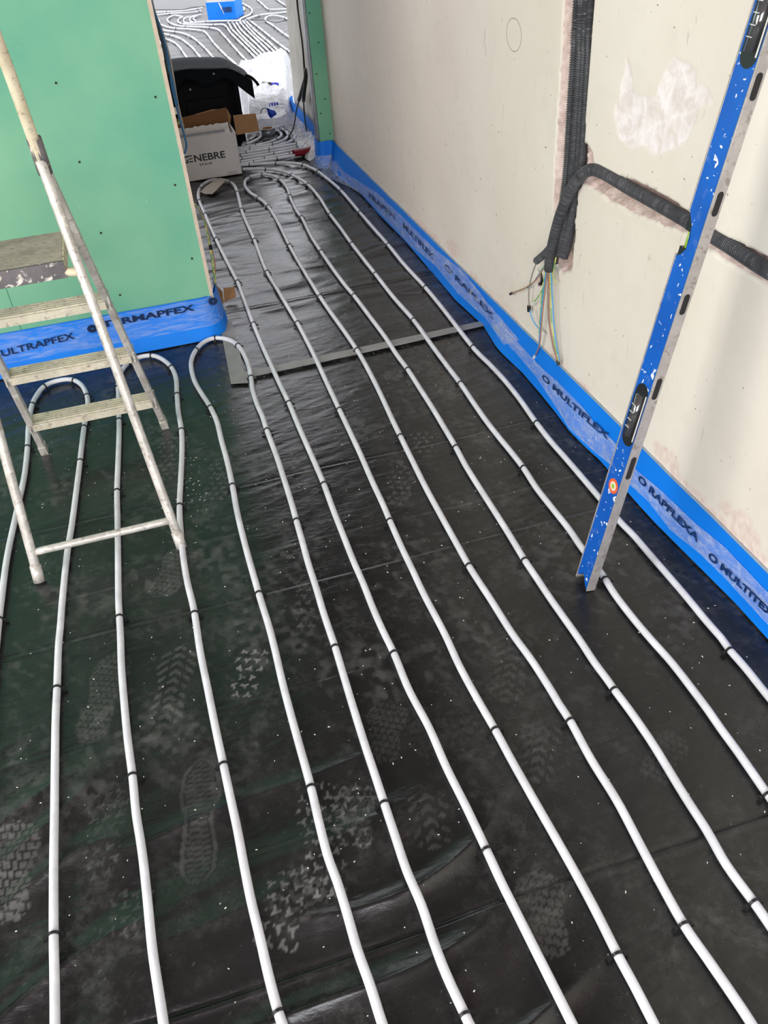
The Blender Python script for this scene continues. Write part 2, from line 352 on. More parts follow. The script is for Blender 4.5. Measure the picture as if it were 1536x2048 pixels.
def sole(p, q, w, kind, amp, full=1.0, seed=0):
    """boot print from heel p to toe q: dusty marks left on the foil in the sole's own tread pattern"""
    sl = in_box(p, q, w); X = gx[sl]; Y = gy[sl]; L = math.hypot(q[0]-p[0], q[1]-p[1]); d = ((q[0]-p[0])/L, (q[1]-p[1])/L)
    v = ((X-p[0])*d[0]+(Y-p[1])*d[1])/L; u = ((X-p[0])*d[1]-(Y-p[1])*d[0])
    hw = np.interp(v, [-0.02, 0.0, 0.08, 0.25, 0.45, 0.70, 0.88, 0.97, 1.02], [0, .45, .78, .82, .66, 1.0, .86, .42, 0])*w/2
    m = sstep(0.0, 0.004, hw-np.abs(u)); cut = sstep(0.35, 0.65, fbm(X*14, Y*14, seed+20, 3)*1.1+full-0.5); s = v*L
    if kind == 'bars':
        pat = (np.sin(s*2*math.pi/0.0118+0.6*np.sin(u*60)) > -0.55)*0.75; rim = (hw-np.abs(u) < 0.012) & (hw-np.abs(u) > 0.003); pat = np.where(rim, 0.9, np.where(hw-np.abs(u) < 0.015, 0, pat))
    elif kind == 'blocks':
        a = (s/0.017+0.25*np.sin(u*40)) % 1; row = np.floor(s/0.017); b = (u/0.014+0.5*(row % 2)) % 1; pat = ((a > 0.22) & (b > 0.2))*1.0
    elif kind == 'chev':
        a = ((s+np.abs(u)*0.8)/0.026) % 1; pat = (a < 0.45)*1.0*(np.abs(np.abs(u)-0.018) > 0.003)
    else:                                            # three-armed lugs
        cs = 0.026; row = np.floor(s/cs); uu = (u/cs+0.5*(row % 2)) % 1-0.5; ss = (s/cs) % 1-0.5
        an = np.arctan2(uu, ss)+row*1.3; rr = np.hypot(uu, ss); pat = (rr < 0.16+0.24*np.maximum(0, np.cos(3*an)))*1.0+0.35*(vn(X*220, Y*220, 4) > 0.55)*(fbm(X*12, Y*12, seed+2, 2) > 0.42)
    g = 0.55+0.6*vn(X*30, Y*30, seed); dust_and_sheen[sl] = np.maximum(dust_and_sheen[sl], np.clip(amp*(0.60 if kind in ('blocks', 'chev') else 0.66)*m*cut*pat*g, 0, 1))
def sp(a, b, w, kind, amp, full=1.0, seed=0): sole(fl(*a), fl(*b), w, kind, amp, full, seed)
sp((392, 1760), (402, 1512), 0.096, 'bars', 0.17, 1.2, 1)
sp((650, 1800), (640, 1560), 0.110, 'lugs', 0.62, 0.85, 2); sp((545, 1900), (590, 1740), 0.105, 'lugs', 0.60, 0.95, 3)
sp((480, 1395), (512, 1290), 0.085, 'lugs', 0.85, 0.95, 4); sp((700, 1700), (712, 1560), 0.105, 'lugs', 0.34, 0.75, 5)
sp((325, 1450), (362, 1290), 0.10, 'chev', 0.26, 0.9, 6); sp((5, 1840), (30, 1640), 0.115, 'blocks', 0.42, 0.95, 7)
sp((912, 790), (914, 684), 0.095, 'blocks', 0.32, 1.0, 8); sp((848, 905), (846, 860), 0.10, 'lugs', 0.40, 1.0, 9)
sp((320, 1190), (372, 1090), 0.105, 'blocks', 0.30, 0.9, 10); sp((1100, 1910), (1075, 1740), 0.10, 'blocks', 0.20, 0.9, 11)
sp((175, 1480), (235, 1300), 0.10, 'blocks', 0.20, 0.85, 12); sp((610, 1255), (625, 1130), 0.10, 'lugs', 0.22, 0.9, 13)
sp((1010, 1400), (1035, 1250), 0.10, 'chev', 0.15, 0.85, 14); sp((200, 1760), (215, 1560), 0.10, 'lugs', 0.17, 0.85, 15)
sp((330, 960), (350, 870), 0.11, 'lugs', 0.42, 0.9, 16); sp((790, 1010), (812, 930), 0.10, 'lugs', 0.30, 0.85, 17)
sp((430, 1000), (455, 910), 0.11, 'lugs', 0.36, 0.9, 18); sp((870, 1690), (850, 1580), 0.09, 'chev', 0.14, 0.8, 19); sp((1310, 1560), (1345, 1460), 0.09, 'blocks', 0.13, 0.8, 20)
sp((610, 1740), (575, 1850), 0.09, 'chev', 0.16, 0.85, 21); sp((230, 1880), (280, 1760), 0.10, 'lugs', 0.22, 0.85, 22); sp((560, 990), (575, 900), 0.10, 'lugs', 0.28, 0.85, 23)
sp((860, 790), (880, 730), 0.10, 'lugs', 0.30, 0.85, 24); sp((1070, 1560), (1090, 1440), 0.09, 'chev', 0.16, 0.8, 25); sp((760, 1520), (780, 1400), 0.10, 'blocks', 0.13, 0.8, 26)
sl = in_box((0.3, 0.9), (0.3, 2.9), 0.4)
sc_ = fbm(gx*7+gy*2, gy*7-gx*2, 31, 3)*0.6+fbm(gx*40+gy*30, gy*12-gx*25, 35, 4)*0.4; dust_and_sheen += near*np.clip((sc_-0.44)*0.85, 0, 0.15)*sstep(0.3, 0.7, vn(gx*60, gy*60, 33))*sstep(0.9, 1.3, gy)
scr = rid(vn(gx*26+gy*14, gy*3.0-gx*5, 40)); dust_and_sheen += near*0.14*sstep(0.992, 1.0, scr)*sstep(0.6, 0.8, vn(gx*4, gy*4, 41))
for ys in (1.637, 2.13, 1.80):
    yy = ys+0.012*(vn(gx*3, gx*0+ys*7, 3)-0.5); dust_and_sheen += 0.16*np.exp(-((gy-yy-0.004)/0.003)**2)*sstep(0.3, 0.6, vn(gx*7, gy, 44))
dust_and_sheen += far*0.55*(0.45+0.55*fbm(gx*3, gy*3, 120, 3))*sstep(7.0, 8.5, gy)  # far foil paled to stand in for bright sky reflected in it
struct(gridmesh('floor', XA, YA, np.stack([gx, gy, gz], -1), 'foil', {'dust_and_sheen': np.clip(dust_and_sheen, 0, 1)}))

# ------------------------------------------------------------------ right wall with the cable chases cut into it
XW = 1.18
YB = axis([(-3.0, 0.9, 0.1), (0.9, 2.6, 0.005), (2.6, 5.24, 0.03)])
ZB = axis([(-0.01, 0.10, 0.05), (0.10, 1.40, 0.005), (1.40, 2.70, 0.02)])
wy2, wz2 = np.meshgrid(YB, ZB, indexing='ij')
def poly_sd(pts, Y, Z):                               # signed distance, negative inside
    n = len(pts); best = np.full(Y.shape, 1e9); ins = np.zeros(Y.shape, bool)
    for i in range(n):
        (y0, z0), (y1, z1) = pts[i], pts[(i+1) % n]; dy, dz = y1-y0, z1-z0; L = dy*dy+dz*dz+1e-12
        t = np.clip(((Y-y0)*dy+(Z-z0)*dz)/L, 0, 1); best = np.minimum(best, np.hypot(Y-y0-t*dy, Z-z0-t*dz))
        c = ((z0 > Z) != (z1 > Z)); ins ^= c & (Y < (y1-y0)*(Z-z0)/((z1-z0) if abs(z1-z0) > 1e-9 else 1e-9)+y0)
    return np.where(ins, -best, best)
wp = lambda L: [tuple(wx(a, b, XW)[1:]) for a, b in L]
tl, tr = wx(1128, 0, XW), wx(1188, 0, XW)
ch1 = wp([(1117, 200), (1105, 398), (1108, 470), (1112, 528), (1122, 546), (1142, 540), (1147, 500), (1150, 440), (1156, 380), (1163, 370), (1172, 200)])
ch1 = [(tl[1], 2.75)]+[(tl[1], tl[2])]+ch1+[(tr[1], tr[2]), (tr[1], 2.75)]
ch2 = wp([(1160, 300), (1172, 288), (1183, 305), (1188, 335), (1210, 340), (1290, 372), (1340, 400), (1385, 432), (1440, 468), (1500, 500), (1560, 525), (1700, 610), (1700, 690), (1540, 577), (1470, 533), (1400, 487), (1374, 470), (1300, 440), (1262, 425), (1210, 395), (1165, 367)])
jag = 0.011*(fbm(wy2*38, wz2*38, 50, 3)-0.47)
d1 = poly_sd(ch1, wy2, wz2)+jag; d2 = poly_sd(ch2, wy2, wz2)+jag
dd = np.minimum(d1, d2)
cut = sstep(0.002, -0.002, dd)
dep = cut*0.010+sstep(-0.004, -0.022, dd)*0.030
leftpl = sstep(tl[1]-0.075, tl[1]-0.035, wy2)*(d1 < 0)*(wz2 > 0.5)
dep = dep*(1-0.62*leftpl)
dep += 0.010*cut*fbm(wy2*30, wz2*30, 55, 3)
hs = ((wz2*11) % 1); voids = leftpl*0+(d1 < 0)*(wz2 > 0.55)*(np.abs(hs-0.5) < 0.24)*(np.abs(wy2-(tl[1]-0.047)-0.004*np.sin(wz2*90)) < 0.012)*(vn(wz2*11, wy2*0, 77) > 0.35); dep += voids*0.030
hole = poly_sd(wp([(1074, 540), (1083, 548), (1086, 562), (1080, 575), (1071, 572), (1072, 556)]), wy2, wz2)+0.3*jag
voids = np.maximum(voids, sstep(0.001, -0.002, hole)); dep += 0.03*sstep(0.001, -0.003, hole)
peel = poly_sd(wp([(1254, 110), (1263, 145), (1265, 185), (1278, 192), (1310, 195), (1320, 165), (1333, 140), (1350, 114), (1375, 128), (1393, 138), (1390, 160), (1393, 175), (1408, 168), (1420, 190), (1430, 210), (1395, 210), (1392, 240), (1372, 285), (1345, 297), (1308, 312), (1290, 290), (1262, 297), (1238, 275), (1228, 230), (1232, 210), (1240, 212), (1243, 160), (1250, 148)]), wy2, wz2)
pjag = 0.010*(fbm(wy2*45, wz2*45, 60, 3)-0.47); peelm = sstep(0.0025, -0.0025, peel+pjag); dep += peelm*(0.0016+0.004*fbm(wy2*22, wz2*22, 61, 3)*sstep(0, -0.05, peel))
bare = sstep(0.168, 0.146, wz2+0.10*(0.5-fbm(wy2*5.0, wz2*5.0, 70, 4)))*(wz2 < 0.26)
bare = bare*sstep(0.40, 0.5, fbm(wy2*3.0, wz2*2, 71, 3))
for (a, b, r, k) in ((1150, 780, 0.055, 1), (905, 495, 0.05, 2), (1480, 1060, 0.06, 3), (1330, 920, 0.04, 4)):
    c = wx(a, b, XW); bare = np.maximum(bare, 0.8*sstep(r, r*0.7, np.hypot((wy2-c[1])*0.6, wz2-c[2])+0.05*(fbm(wy2*14, wz2*14, 72+k, 3)-0.45)))
skim = 0.0025*(fbm(wy2*1.8, wz2*1.8, 80, 3)-0.5)+0.001*(fbm(wy2*9, wz2*9, 81, 3)-0.5)
wxx = XW+dep+skim
struct(gridmesh('wall_right', YB, ZB, np.stack([wxx, wy2, wz2], -1), 'wall', {'cut': np.clip(np.maximum(cut, sstep(0.004, -0.002, hole)*0.9), 0, 1), 'void_shade': voids*1.0, 'peel': peelm*(1-cut), 'bare': np.clip(bare, 0, 1)*(1-cut)}, flip=True))
struct(bx('wall_right_core', (1.24, -3.0, 0), (1.32, 5.24, 2.7), 'brick'))

# ------------------------------------------------------------------ green partition on the left
YG = 3.21; GX = wy(425, 588, YG)[0]
g = thing('wall_back', (-0.6, YG, 0), None, None); struct(g)
GT = GX-0.0215                                        # the free edge leans very slightly
V = [(-3.0, YG, 0), (GX-0.010, YG, 0), (GX-0.010, YG+0.013, 0), (-3.0, YG+0.013, 0), (-3.0, YG, 2.7), (GT-0.010, YG, 2.7), (GT-0.010, YG+0.013, 2.7), (-3.0, YG+0.013, 2.7)]
mk('plasterboard', V, [(0, 3, 2, 1), (4, 5, 6, 7), (0, 1, 5, 4), (1, 2, 6, 5), (2, 3, 7, 6), (3, 0, 4, 7)], 'green', g)
V = [(GX-0.010, YG, 0), (GX+0.004, YG+0.010, 0), (GX-0.002, YG+0.05, 0), (GX-0.010, YG+0.05, 0)]
V += [(a+GT-GX, b, 2.7) for a, b, c in V]
mk('board_edge', V, [(0, 1, 5, 4), (1, 2, 6, 5), (2, 3, 7, 6), (3, 0, 4, 7)], 'edge', g)
bx('board_core', (-3.0, YG+0.02, 0), (GT-0.016, YG+0.12, 2.7), 'white', g)
for p in ((112, 166), (311, 194), (159, 324), (350, 370), (202, 466), (384, 517), (240, 590)):
    c = wy(p[0], p[1], YG-0.0004); V, Fc = cyl(c, (0, 1, 0), 0.0042, 0.0012, 14); o = mk('screw', V, Fc, 'ink', g)
# the rest of the shell
struct(bx('ceiling', (-3.1, -3.1, 2.7), (1.4, 6.7, 2.8), 'ceil'))
struct(bx('wall_left', (-3.1, -3.1, 0), (-3.0, 3.2, 2.7), 'ceil'))
struct(bx('wall_front', (-3.0, -3.1, 0), (1.3, -3.0, 2.7), 'brick'))
struct(bx('wall_store', (-1.7, 3.34, 0), (-1.6, 6.55, 2.7), 'brick'))

# ------------------------------------------------------------------ passage: board-faced wall end, steel stud, old plaster wall beyond
YE = 5.24
we = thing('wall_end', (1.15, YE, 0), None, None); struct(we)
bx('green_facing', (wy(640.6, 284, YE)[0]+0.001, YE, 0.10), (1.187, YE+0.013, 2.7), 'green', we)
bx('facing_core', (1.105, YE+0.013, 0), (1.30, YE+0.10, 2.7), 'white', we)
for p in ((619, 26), (637, 85), (633, 148), (650, 198), (642, 227), (660, 267)):
    c = wy(p[0], p[1], YE-0.0004); V, Fc = cyl(c, (0, 1, 0), 0.0042, 0.0012, 12); mk('screw', V, Fc, 'ink', we)
st = MB(); st.box((1.083, YE+0.02, 0), (1.0845, YE+0.07, 2.7)); st.box((1.083, YE+0.02, 0), (1.104, YE+0.0215, 2.7)); st.box((1.083, YE+0.0685, 0), (1.104, YE+0.07, 2.7))
o = st.build('steel_stud', 'galv'); tag(o, 'vertical galvanised steel stud beside the narrow green board strip', 'metal profile'); setloc(o, (1.09, YE+0.04, 0))
# old plaster wall, ragged vertical end
X2 = 1.19; ye = wx(583, 190, X2)[1]
ZC = axis([(0, 2.7, 0.02)]); YC = axis([(YE+0.10, 7.0, 0.02)]); a2, b2 = np.meshgrid(YC, ZC, indexing='ij')
yend = ye-0.10+0.10*sstep(0, .3, b2*0)+0.06*(fbm(b2*0+3, b2*7, 90, 4)-0.5)-0.20*sstep(0.15, 1.4, b2)
s_ = (a2-(YE+0.10))/(7.0-YE-0.10); yy2 = (YE+0.10)+s_*(yend-(YE+0.10))
struct(gridmesh('wall_passage', YC, ZC, np.stack([X2+0.012*(fbm(yy2*6, b2*6, 91, 4)-0.5), yy2, b2], -1), 'oldpl', flip=True))
xr = np.array([0.0, 0.3, 1.0]); a3, b3 = np.meshgrid(xr, ZC, indexing='ij')
ye3 = np.interp(b3.ravel(), ZC, yend[-1]).reshape(b3.shape)
struct(gridmesh('wall_passage_end', xr, ZC, np.stack([X2+0.002+a3*0.25, ye3+0.004*a3, b3], -1), 'oldpl'))

# ------------------------------------------------------------------ blue edge strips
foot_px = [(645, 345), (668, 352), (706.6, 376), (719, 385), (758.5, 430), (813, 480), (862.5, 543), (909.5, 599), (966, 651), (991, 692), (1003, 706), (1045, 746), (1081, 788), (1110, 824), (1138.5, 862), (1170, 894), (1200, 921), (1270, 1002), (1310, 1046), (1384, 1120), (1469, 1205), (1536, 1279)]
FP = sorted([(fl(a, b)[1], fl(a, b)[0]) for a, b in foot_px]); FYs = np.array([p[0] for p in FP]); FXs = np.clip(np.array([p[1] for p in FP]), 1.128, 1.170)
def footx(y): return np.interp(y, FYs, FXs)
def strip_x(y, z, top=0.143):                        # strip's front face
    s = np.clip(z/top, 0, 1); f = footx(y); t = 1.171; return f+(t-f)*(s**0.75)
stp = thing('edge_insulation_strip', (1.16, 2.6, 0), 'long bright blue foam strip along the foot of the cream wall', 'edge strip')
SY = axis([(-1.0, 5.235, 0.02)]); SZ = np.concatenate([np.linspace(0.0, 1, 15)])
a, b = np.meshgrid(SY, SZ, indexing='ij'); top = 0.143+0.004*(fbm(a*7, a*0, 95, 3)-0.5)
zz = b*top; gridmesh('foam_band', SY, SZ, np.stack([strip_x(a, zz), a, zz+0.0005], -1), 'strip', parent=stp, flip=True)
TT = np.array([0.0, 1.0]); a, b = np.meshgrid(SY, TT, indexing='ij'); tp = 0.143+0.004*(fbm(a*7, a*0, 95, 3)-0.5)
gridmesh('foam_top_edge', SY, TT, np.stack([1.171+b*0.008, a, tp+0.0007], -1), simple('foam_top', srgb(150, 170, 185), 0.8), parent=stp)
def strip_pt(x, y, off=0.004):
    q = wx(x, y, 1.155)
    for _ in range(4): q = wx(x, y, float(strip_x(q[1], max(q[2], 0)))-off)
    if q[2] < 0.006: q = fl(x, y, 0.006)
    return q
def band(name, up, lo, mat, parent, n=60, m=8, wig=0.004, seed=0, pt=strip_pt):
    def rs(L, k):
        P = [Vector((a, b, 0)) for a, b in L]; ds = [0]
        for i in range(1, len(P)): ds.append(ds[-1]+(P[i]-P[i-1]).length)
        t = np.linspace(0, ds[-1], k); return np.interp(t, ds, [p.x for p in P]), np.interp(t, ds, [p.y for p in P])
    ux, uy = rs(up, n); lx, ly = rs(lo, n); V = []; Fc = []; R = random.Random(seed)
    for i in range(n):
        for j in range(m):
            s = j/(m-1); p = pt(ux[i]*(1-s)+lx[i]*s, uy[i]*(1-s)+ly[i]*s); k = R.uniform(0, wig)*(0.4+0.6*math.sin(math.pi*s)); V.append(p+Vector((-k, 0, k*0.3)))
    for i in range(n-1):
        for j in range(m-1): Fc.append((i*m+j, i*m+j+1, (i+1)*m+j+1, (i+1)*m+j))
    return mk(name, V, Fc, mat, parent, True)
band('film_skirt', [(650, 322), (672, 322), (690, 345), (755, 386), (810, 438), (870, 498), (925, 540), (980, 610), (1040, 680)], [(640, 352), (668, 360), (700, 374), (728, 392), (772, 438), (822, 492), (870, 530), (915, 585), (975, 640), (1008, 690)], 'film', stp, 70, 8, 0.006, 1)
band('film_skirt', [(1000, 640), (1050, 700), (1090, 742), (1112, 760), (1164, 812), (1190, 846), (1225, 880), (1250, 905)], [(985, 655), (1034, 708), (1071, 752), (1100, 795), (1120, 826), (1140, 858), (1185, 900), (1235, 940)], 'film', stp, 60, 8, 0.004, 2)
band('film_skirt', [(1240, 890), (1271, 938), (1322, 980), (1386, 1042), (1449, 1093), (1536, 1185), (1620, 1270)], [(1235, 940), (1262, 971), (1297, 1003), (1341, 1060), (1401, 1108), (1449, 1155), (1536, 1249), (1620, 1330)], 'film', stp, 60, 8, 0.004, 3)
def print_on_strip(s, a, b, h, parent, bold=0.0008):
    p = strip_pt(*a, off=0.009); q = strip_pt(*b, off=0.009); d = (q-p)
    upv = Vector((0.12, 0, 1)); 
    def warp(v): return Vector((float(strip_x(v.y, max(v.z, 0)))-0.0085, v.y, v.z))
    put_text('printed_lettering', s, h, p, d, upv, d.length, 'navy', parent, bold, 0.0, warp)
print_on_strip('TRAPEX', (735, 392), (790, 440), 0.034, stp); print_on_strip('MULTIFLEX', (806, 455), (866, 520), 0.036, stp)
print_on_strip('O RAPLEX', (888, 535), (985, 640), 0.030, stp); print_on_strip('O MULTIFLEX', (1083, 757), (1215, 880), 0.026, stp)
print_on_strip('O RAPFLEXA', (1275, 960), (1395, 1085), 0.026, stp, 0.001); print_on_strip('O MULTITEX', (1415, 1115), (1545, 1240), 0.026, stp, 0.001)
# partition strip (wraps the free end of the green wall)
stg = thing('edge_insulation_strip', (-0.3, 3.18, 0), 'bright blue foam strip wrapped round the foot of the green partition', 'edge strip')
path = [Vector((-3.0, 3.196, 0)), Vector((-1.5, 3.196, 0)), Vector((-0.6, 3.196, 0)), Vector((-0.2, 3.195, 0)), Vector((0.05, 3.195, 0))]+[Vector((0.125+0.066*math.sin(t), 3.262-0.067*math.cos(t), 0)) for t in np.linspace(0, math.pi/2, 8)]+[Vector((0.200, 3.30, 0)), Vector((0.206, 3.36, 0)), Vector((0.206, 3.42, 0))]
path = spline(path, 0.02)
def sweep(path, H, n, off, name, mat, parent, z0=0.0, bulge=0.02, jit=0.0, seed=0):
    V = []; Fc = []; N = len(path); R = random.Random(seed)
    for i, p in enumerate(path):
        t = (path[min(i+1, N-1)]-path[max(i-1, 0)]).normalized(); nr = Vector((t.y, -t.x, 0))
        for j in range(n):
            s = j/(n-1); z = z0+(H-z0)*s; k = bulge*(1-z/0.17)**1.5 if z < 0.17 else 0
            V.append(p+nr*(off+k+R.uniform(0, jit))+Vector((0, 0, z)))
    for i in range(N-1):
        for j in range(n-1): Fc.append((i*n+j, (i+1)*n+j, (i+1)*n+j+1, i*n+j+1))
    return mk(name, V, Fc, mat, parent, True)
sweep(path, 0.166, 12, 0.0, 'foam_band', 'strip', stg)
sweep(path, 0.168, 2, -0.006, 'foam_back', 'strip', stg, bulge=0.0)
sweep(path, 0.168, 10, 0.0025, 'film_skirt', 'film2', stg, z0=0.055, jit=0.0015)
def onfront(px, py):
    q = wy(px, py, 3.188); return q
def print_front(s, a, b, h, bold=0.0006):
    p = onfront(*a); q = onfront(*b); d = q-p
    put_text('printed_lettering', s, h, p, d, (0, 0, 1), d.length, 'navy', stg, bold, 0.0, lambda v: Vector((v.x, 3.1885-0.02*max(0, 1-v.z/0.17)**1.5, v.z)))
print_front('ULTRAPFEX', (5, 712), (150, 676), 0.036); print_front('O', (176, 664), (196, 660), 0.03, 0.005); print_front('TERMAPFEX', (205, 655), (390, 620), 0.034, 0.001); print_front('O', (418, 609), (436, 606), 0.03, 0.005)
# strip round the wall end and along the old plaster wall
ste = thing('edge_insulation_strip', (1.13, 5.22, 0), 'blue foam strip folded round the wall end under the narrow green board', 'edge strip')
pe = spline([Vector((1.080, 5.33, 0)), Vector((1.080, 5.24, 0)), Vector((1.086, 5.226, 0)), Vector((1.11, 5.222, 0)), Vector((1.150, 5.222, 0)), Vector((1.166, 5.215, 0)), Vector((1.168, 5.16, 0))], 0.01)
sweep(pe, 0.150, 8, 0.0, 'foam_band', 'strip', ste, bulge=0.008)
sweep(pe, 0.075, 6, 0.005, 'film_skirt', 'film', ste, bulge=0.03, jit=0.01)
stf = thing('edge_insulation_strip', (1.17, 6.0, 0), 'blue foam strip at the foot of the ragged plaster wall', 'edge strip')
pf = spline([Vector((1.20, ye+0.02, 0)), Vector((1.165, ye-0.03, 0)), Vector((1.160, 6.0, 0)), Vector((1.150, 5.6, 0)), Vector((1.145, 5.36, 0))], 0.04)
sweep(pf, 0.150, 8, 0.0, 'foam_band', 'strip', stf, bulge=-0.0)
V = []; Fc = []
for i, p in enumerate(pf):
    for j in range(6): s = j/5; V.append(p+Vector((-0.006-0.10*s**1.5+random.uniform(-.006, .006), 0, 0.075*(1-s)+0.004+random.uniform(0, .008))))
for i in range(len(pf)-1):
    for j in range(5): Fc.append((i*6+j, i*6+j+1, i*6+j+7, i*6+j+6))
mk('film_skirt', V, Fc, m_film('dusty_film', 0.35, 0.85, (0.60, 0.60, 0.58, 1), 20), stf, True)

# ------------------------------------------------------------------ heating pipes
PR = 0.0087
def clipmesh(r):
    V = []; Fc = []; n = 14; pr = [(-0.0024, r+0.0002), (0.0024, r+0.0002), (0.0024, r+0.0028), (-0.0024, r+0.0028)]
    for i in range(n+1):
        a = math.pi*(-0.12+1.24*i/n)
        for x, rr in pr: V.append(Vector((x, rr*math.cos(a), r+rr*math.sin(a))))
    for i in range(n):
        for k in range(4): Fc.append((i*4+k, i*4+(k+1) % 4, (i+1)*4+(k+1) % 4, (i+1)*4+k))
    b = MB(); b.add((V, Fc))
    for sy in (-1, 1):
        b.add(boxv((0, sy*(r+0.0050), 0.0035), (0.0070, 0.0060, 0.007))); b.add(boxv((0.0, sy*(r+0.0088), 0.0025), (0.0100, 0.0030, 0.0045)))
    b.add(boxv((0.004, r+0.0052, 0.0022), (0.0035, 0.007, 0.0035)))
    me = bpy.data.meshes.new('pipe_clip'); me.from_pydata([tuple(v) for v in b.V], [], b.F); me.materials.append(MT['black']); return me
CLIP = clipmesh(PR); CLIPF = clipmesh(0.0105)
def pipe(pts, label, clips=None, every=None, r=PR, cm=CLIP, group=None, world=False, z=None, seg=12, step=0.015):
    P = pts if world else [fl(a, b, r if z is None else z) for a, b in pts]
    P = [Vector((p[0], p[1], r if z is None else z)) for p in P]
    if cm is CLIP and not group:                      # the runs carry on across the room behind the viewer
        for e, k in ((0, 1), (-1, -2)):
            a, b = pts[e]
            if b > 2048 or a < 0 or a > 1536:
                d = (P[e]-P[k]).normalized(); q1 = P[e]+(d*0.7+Vector((0, -0.3, 0))).normalized()*0.35; q2 = q1+Vector((0.0, -0.9, 0))
                P = [q2, q1]+P if e == 0 else P+[q1, q2]
    path = spline(P, step); mid = path[len(path)//2].copy(); mid.z = 0
    V, Fc = tubev(path, r, seg); o = mk('heating_pipe', V, Fc, 'pipe', None, True, loc=mid); tag(o, label, 'pipe', group)
    def put(i):
        t = (path[min(i+1, len(path)-1)]-path[max(i-1, 0)]).normalized(); c = bpy.data.objects.new('pipe_clip', cm); COL.objects.link(c)
        c.parent = o; c.location = path[i]-mid-Vector((0, 0, r)); c.rotation_euler = (0, 0, math.atan2(t.y, t.x)+(math.pi if random.random() < 0.5 else 0)+random.uniform(-.06, .06))
    if clips:
        for (a, b) in clips:
            q = fl(a, b, r); i = min(range(len(path)), key=lambda k: (path[k]-q).length_squared); put(i)
    if every:
        acc = every*random.uniform(0.2, 0.8)
        for i in range(1, len(path)):
            acc += (path[i]-path[i-1]).length
            if acc >= every: put(i); acc = random.uniform(-0.15, 0.15)*every
    return o
pipe([(-8, 1300), (-2, 1240), (3, 1198), (15, 1110), (36, 1012), (49, 950), (55, 895), (57, 855), (63, 815), (72, 793), (88, 773), (113, 762), (143, 759), (163, 770), (174, 792), (175, 819), (168, 855), (160, 923), (153, 979), (144, 1048), (134, 1110), (125, 1198), (121, 1250), (117, 1295), (114, 1377), (111, 1450), (109, 1625), (107.5, 1725), (107.5, 1870), (109, 1950), (110, 2048), (110, 2130)],
     'white heating pipe with the leftmost hairpin bend, under the ladder steps', [(87, 774), (150, 762), (175, 793), (168, 856), (159, 923), (113, 1379), (108, 1872), (64, 812), (55, 893), (0, 1240)])
pipe([(335, 2130), (327, 2048), (320, 2000), (305, 1900), (295, 1800), (287, 1725), (280, 1675), (272, 1625), (265, 1552), (255, 1475), (248, 1400), (243, 1335), (241, 1275), (239, 1235), (237, 1198), (236, 1110), (235, 1037), (234, 983), (236, 928), (238, 873), (238, 841), (237, 790), (236.5, 771), (241, 746), (255, 727), (277, 715), (303, 711), (324, 718), (343, 735), (352, 757), (354, 790), (357, 826), (363, 861), (364, 903), (362, 950), (359, 1012), (361, 1056), (366, 1110), (375, 1165), (388, 1220), (400, 1300), (415, 1375), (432, 1460), (447, 1530), (462, 1600), (475, 1660), (487, 1725), (502, 1800), (520, 1875), (537, 1950), (557, 2025), (590, 2130)],
     'white heating pipe hairpin bending right behind the ladder feet', [(255, 728), (303, 712), (343, 734), (354, 790), (239, 841), (238, 773), (363, 860), (236, 983), (359, 1013), (239, 1237), (265, 1552), (390, 1229), (448, 1533), (557, 2030)])
pipe([(792, 2130), (762, 2040), (740, 1970), (715, 1900), (695, 1830), (675, 1765), (655, 1710), (637, 1640), (622, 1575), (600, 1495), (582, 1430), (565, 1365), (550, 1300), (537, 1250), (520, 1195), (501, 1129), (488, 1081), (474, 1023), (465, 972), (454, 921), (443, 881), (434, 844), (421, 815), (405, 790), (390, 764), (383, 739), (383, 720), (392, 700), (408, 684), (430, 676), (456, 679), (476, 691), (490, 713), (498, 735), (502, 755), (505, 779), (514, 808), (525, 833), (534, 861), (553, 912), (569, 961), (583, 1006), (593, 1042), (604, 1081), (617, 1128), (633, 1178), (646, 1222), (659, 1261), (670.5, 1295), (687, 1350), (705, 1410), (730, 1490), (750, 1550), (773, 1620), (788, 1665), (813, 1740), (843, 1810), (868, 1885), (893, 1950), (930, 2030), (975, 2130)],
     'white heating pipe hairpin crossing the tape at the partition corner', [(391, 700), (427, 676), (475, 691), (502, 753), (421, 815), (464, 972), (516, 1187), (622, 1581), (534, 861), (593, 1042), (668, 1293), (767, 1612), (930, 2033)])
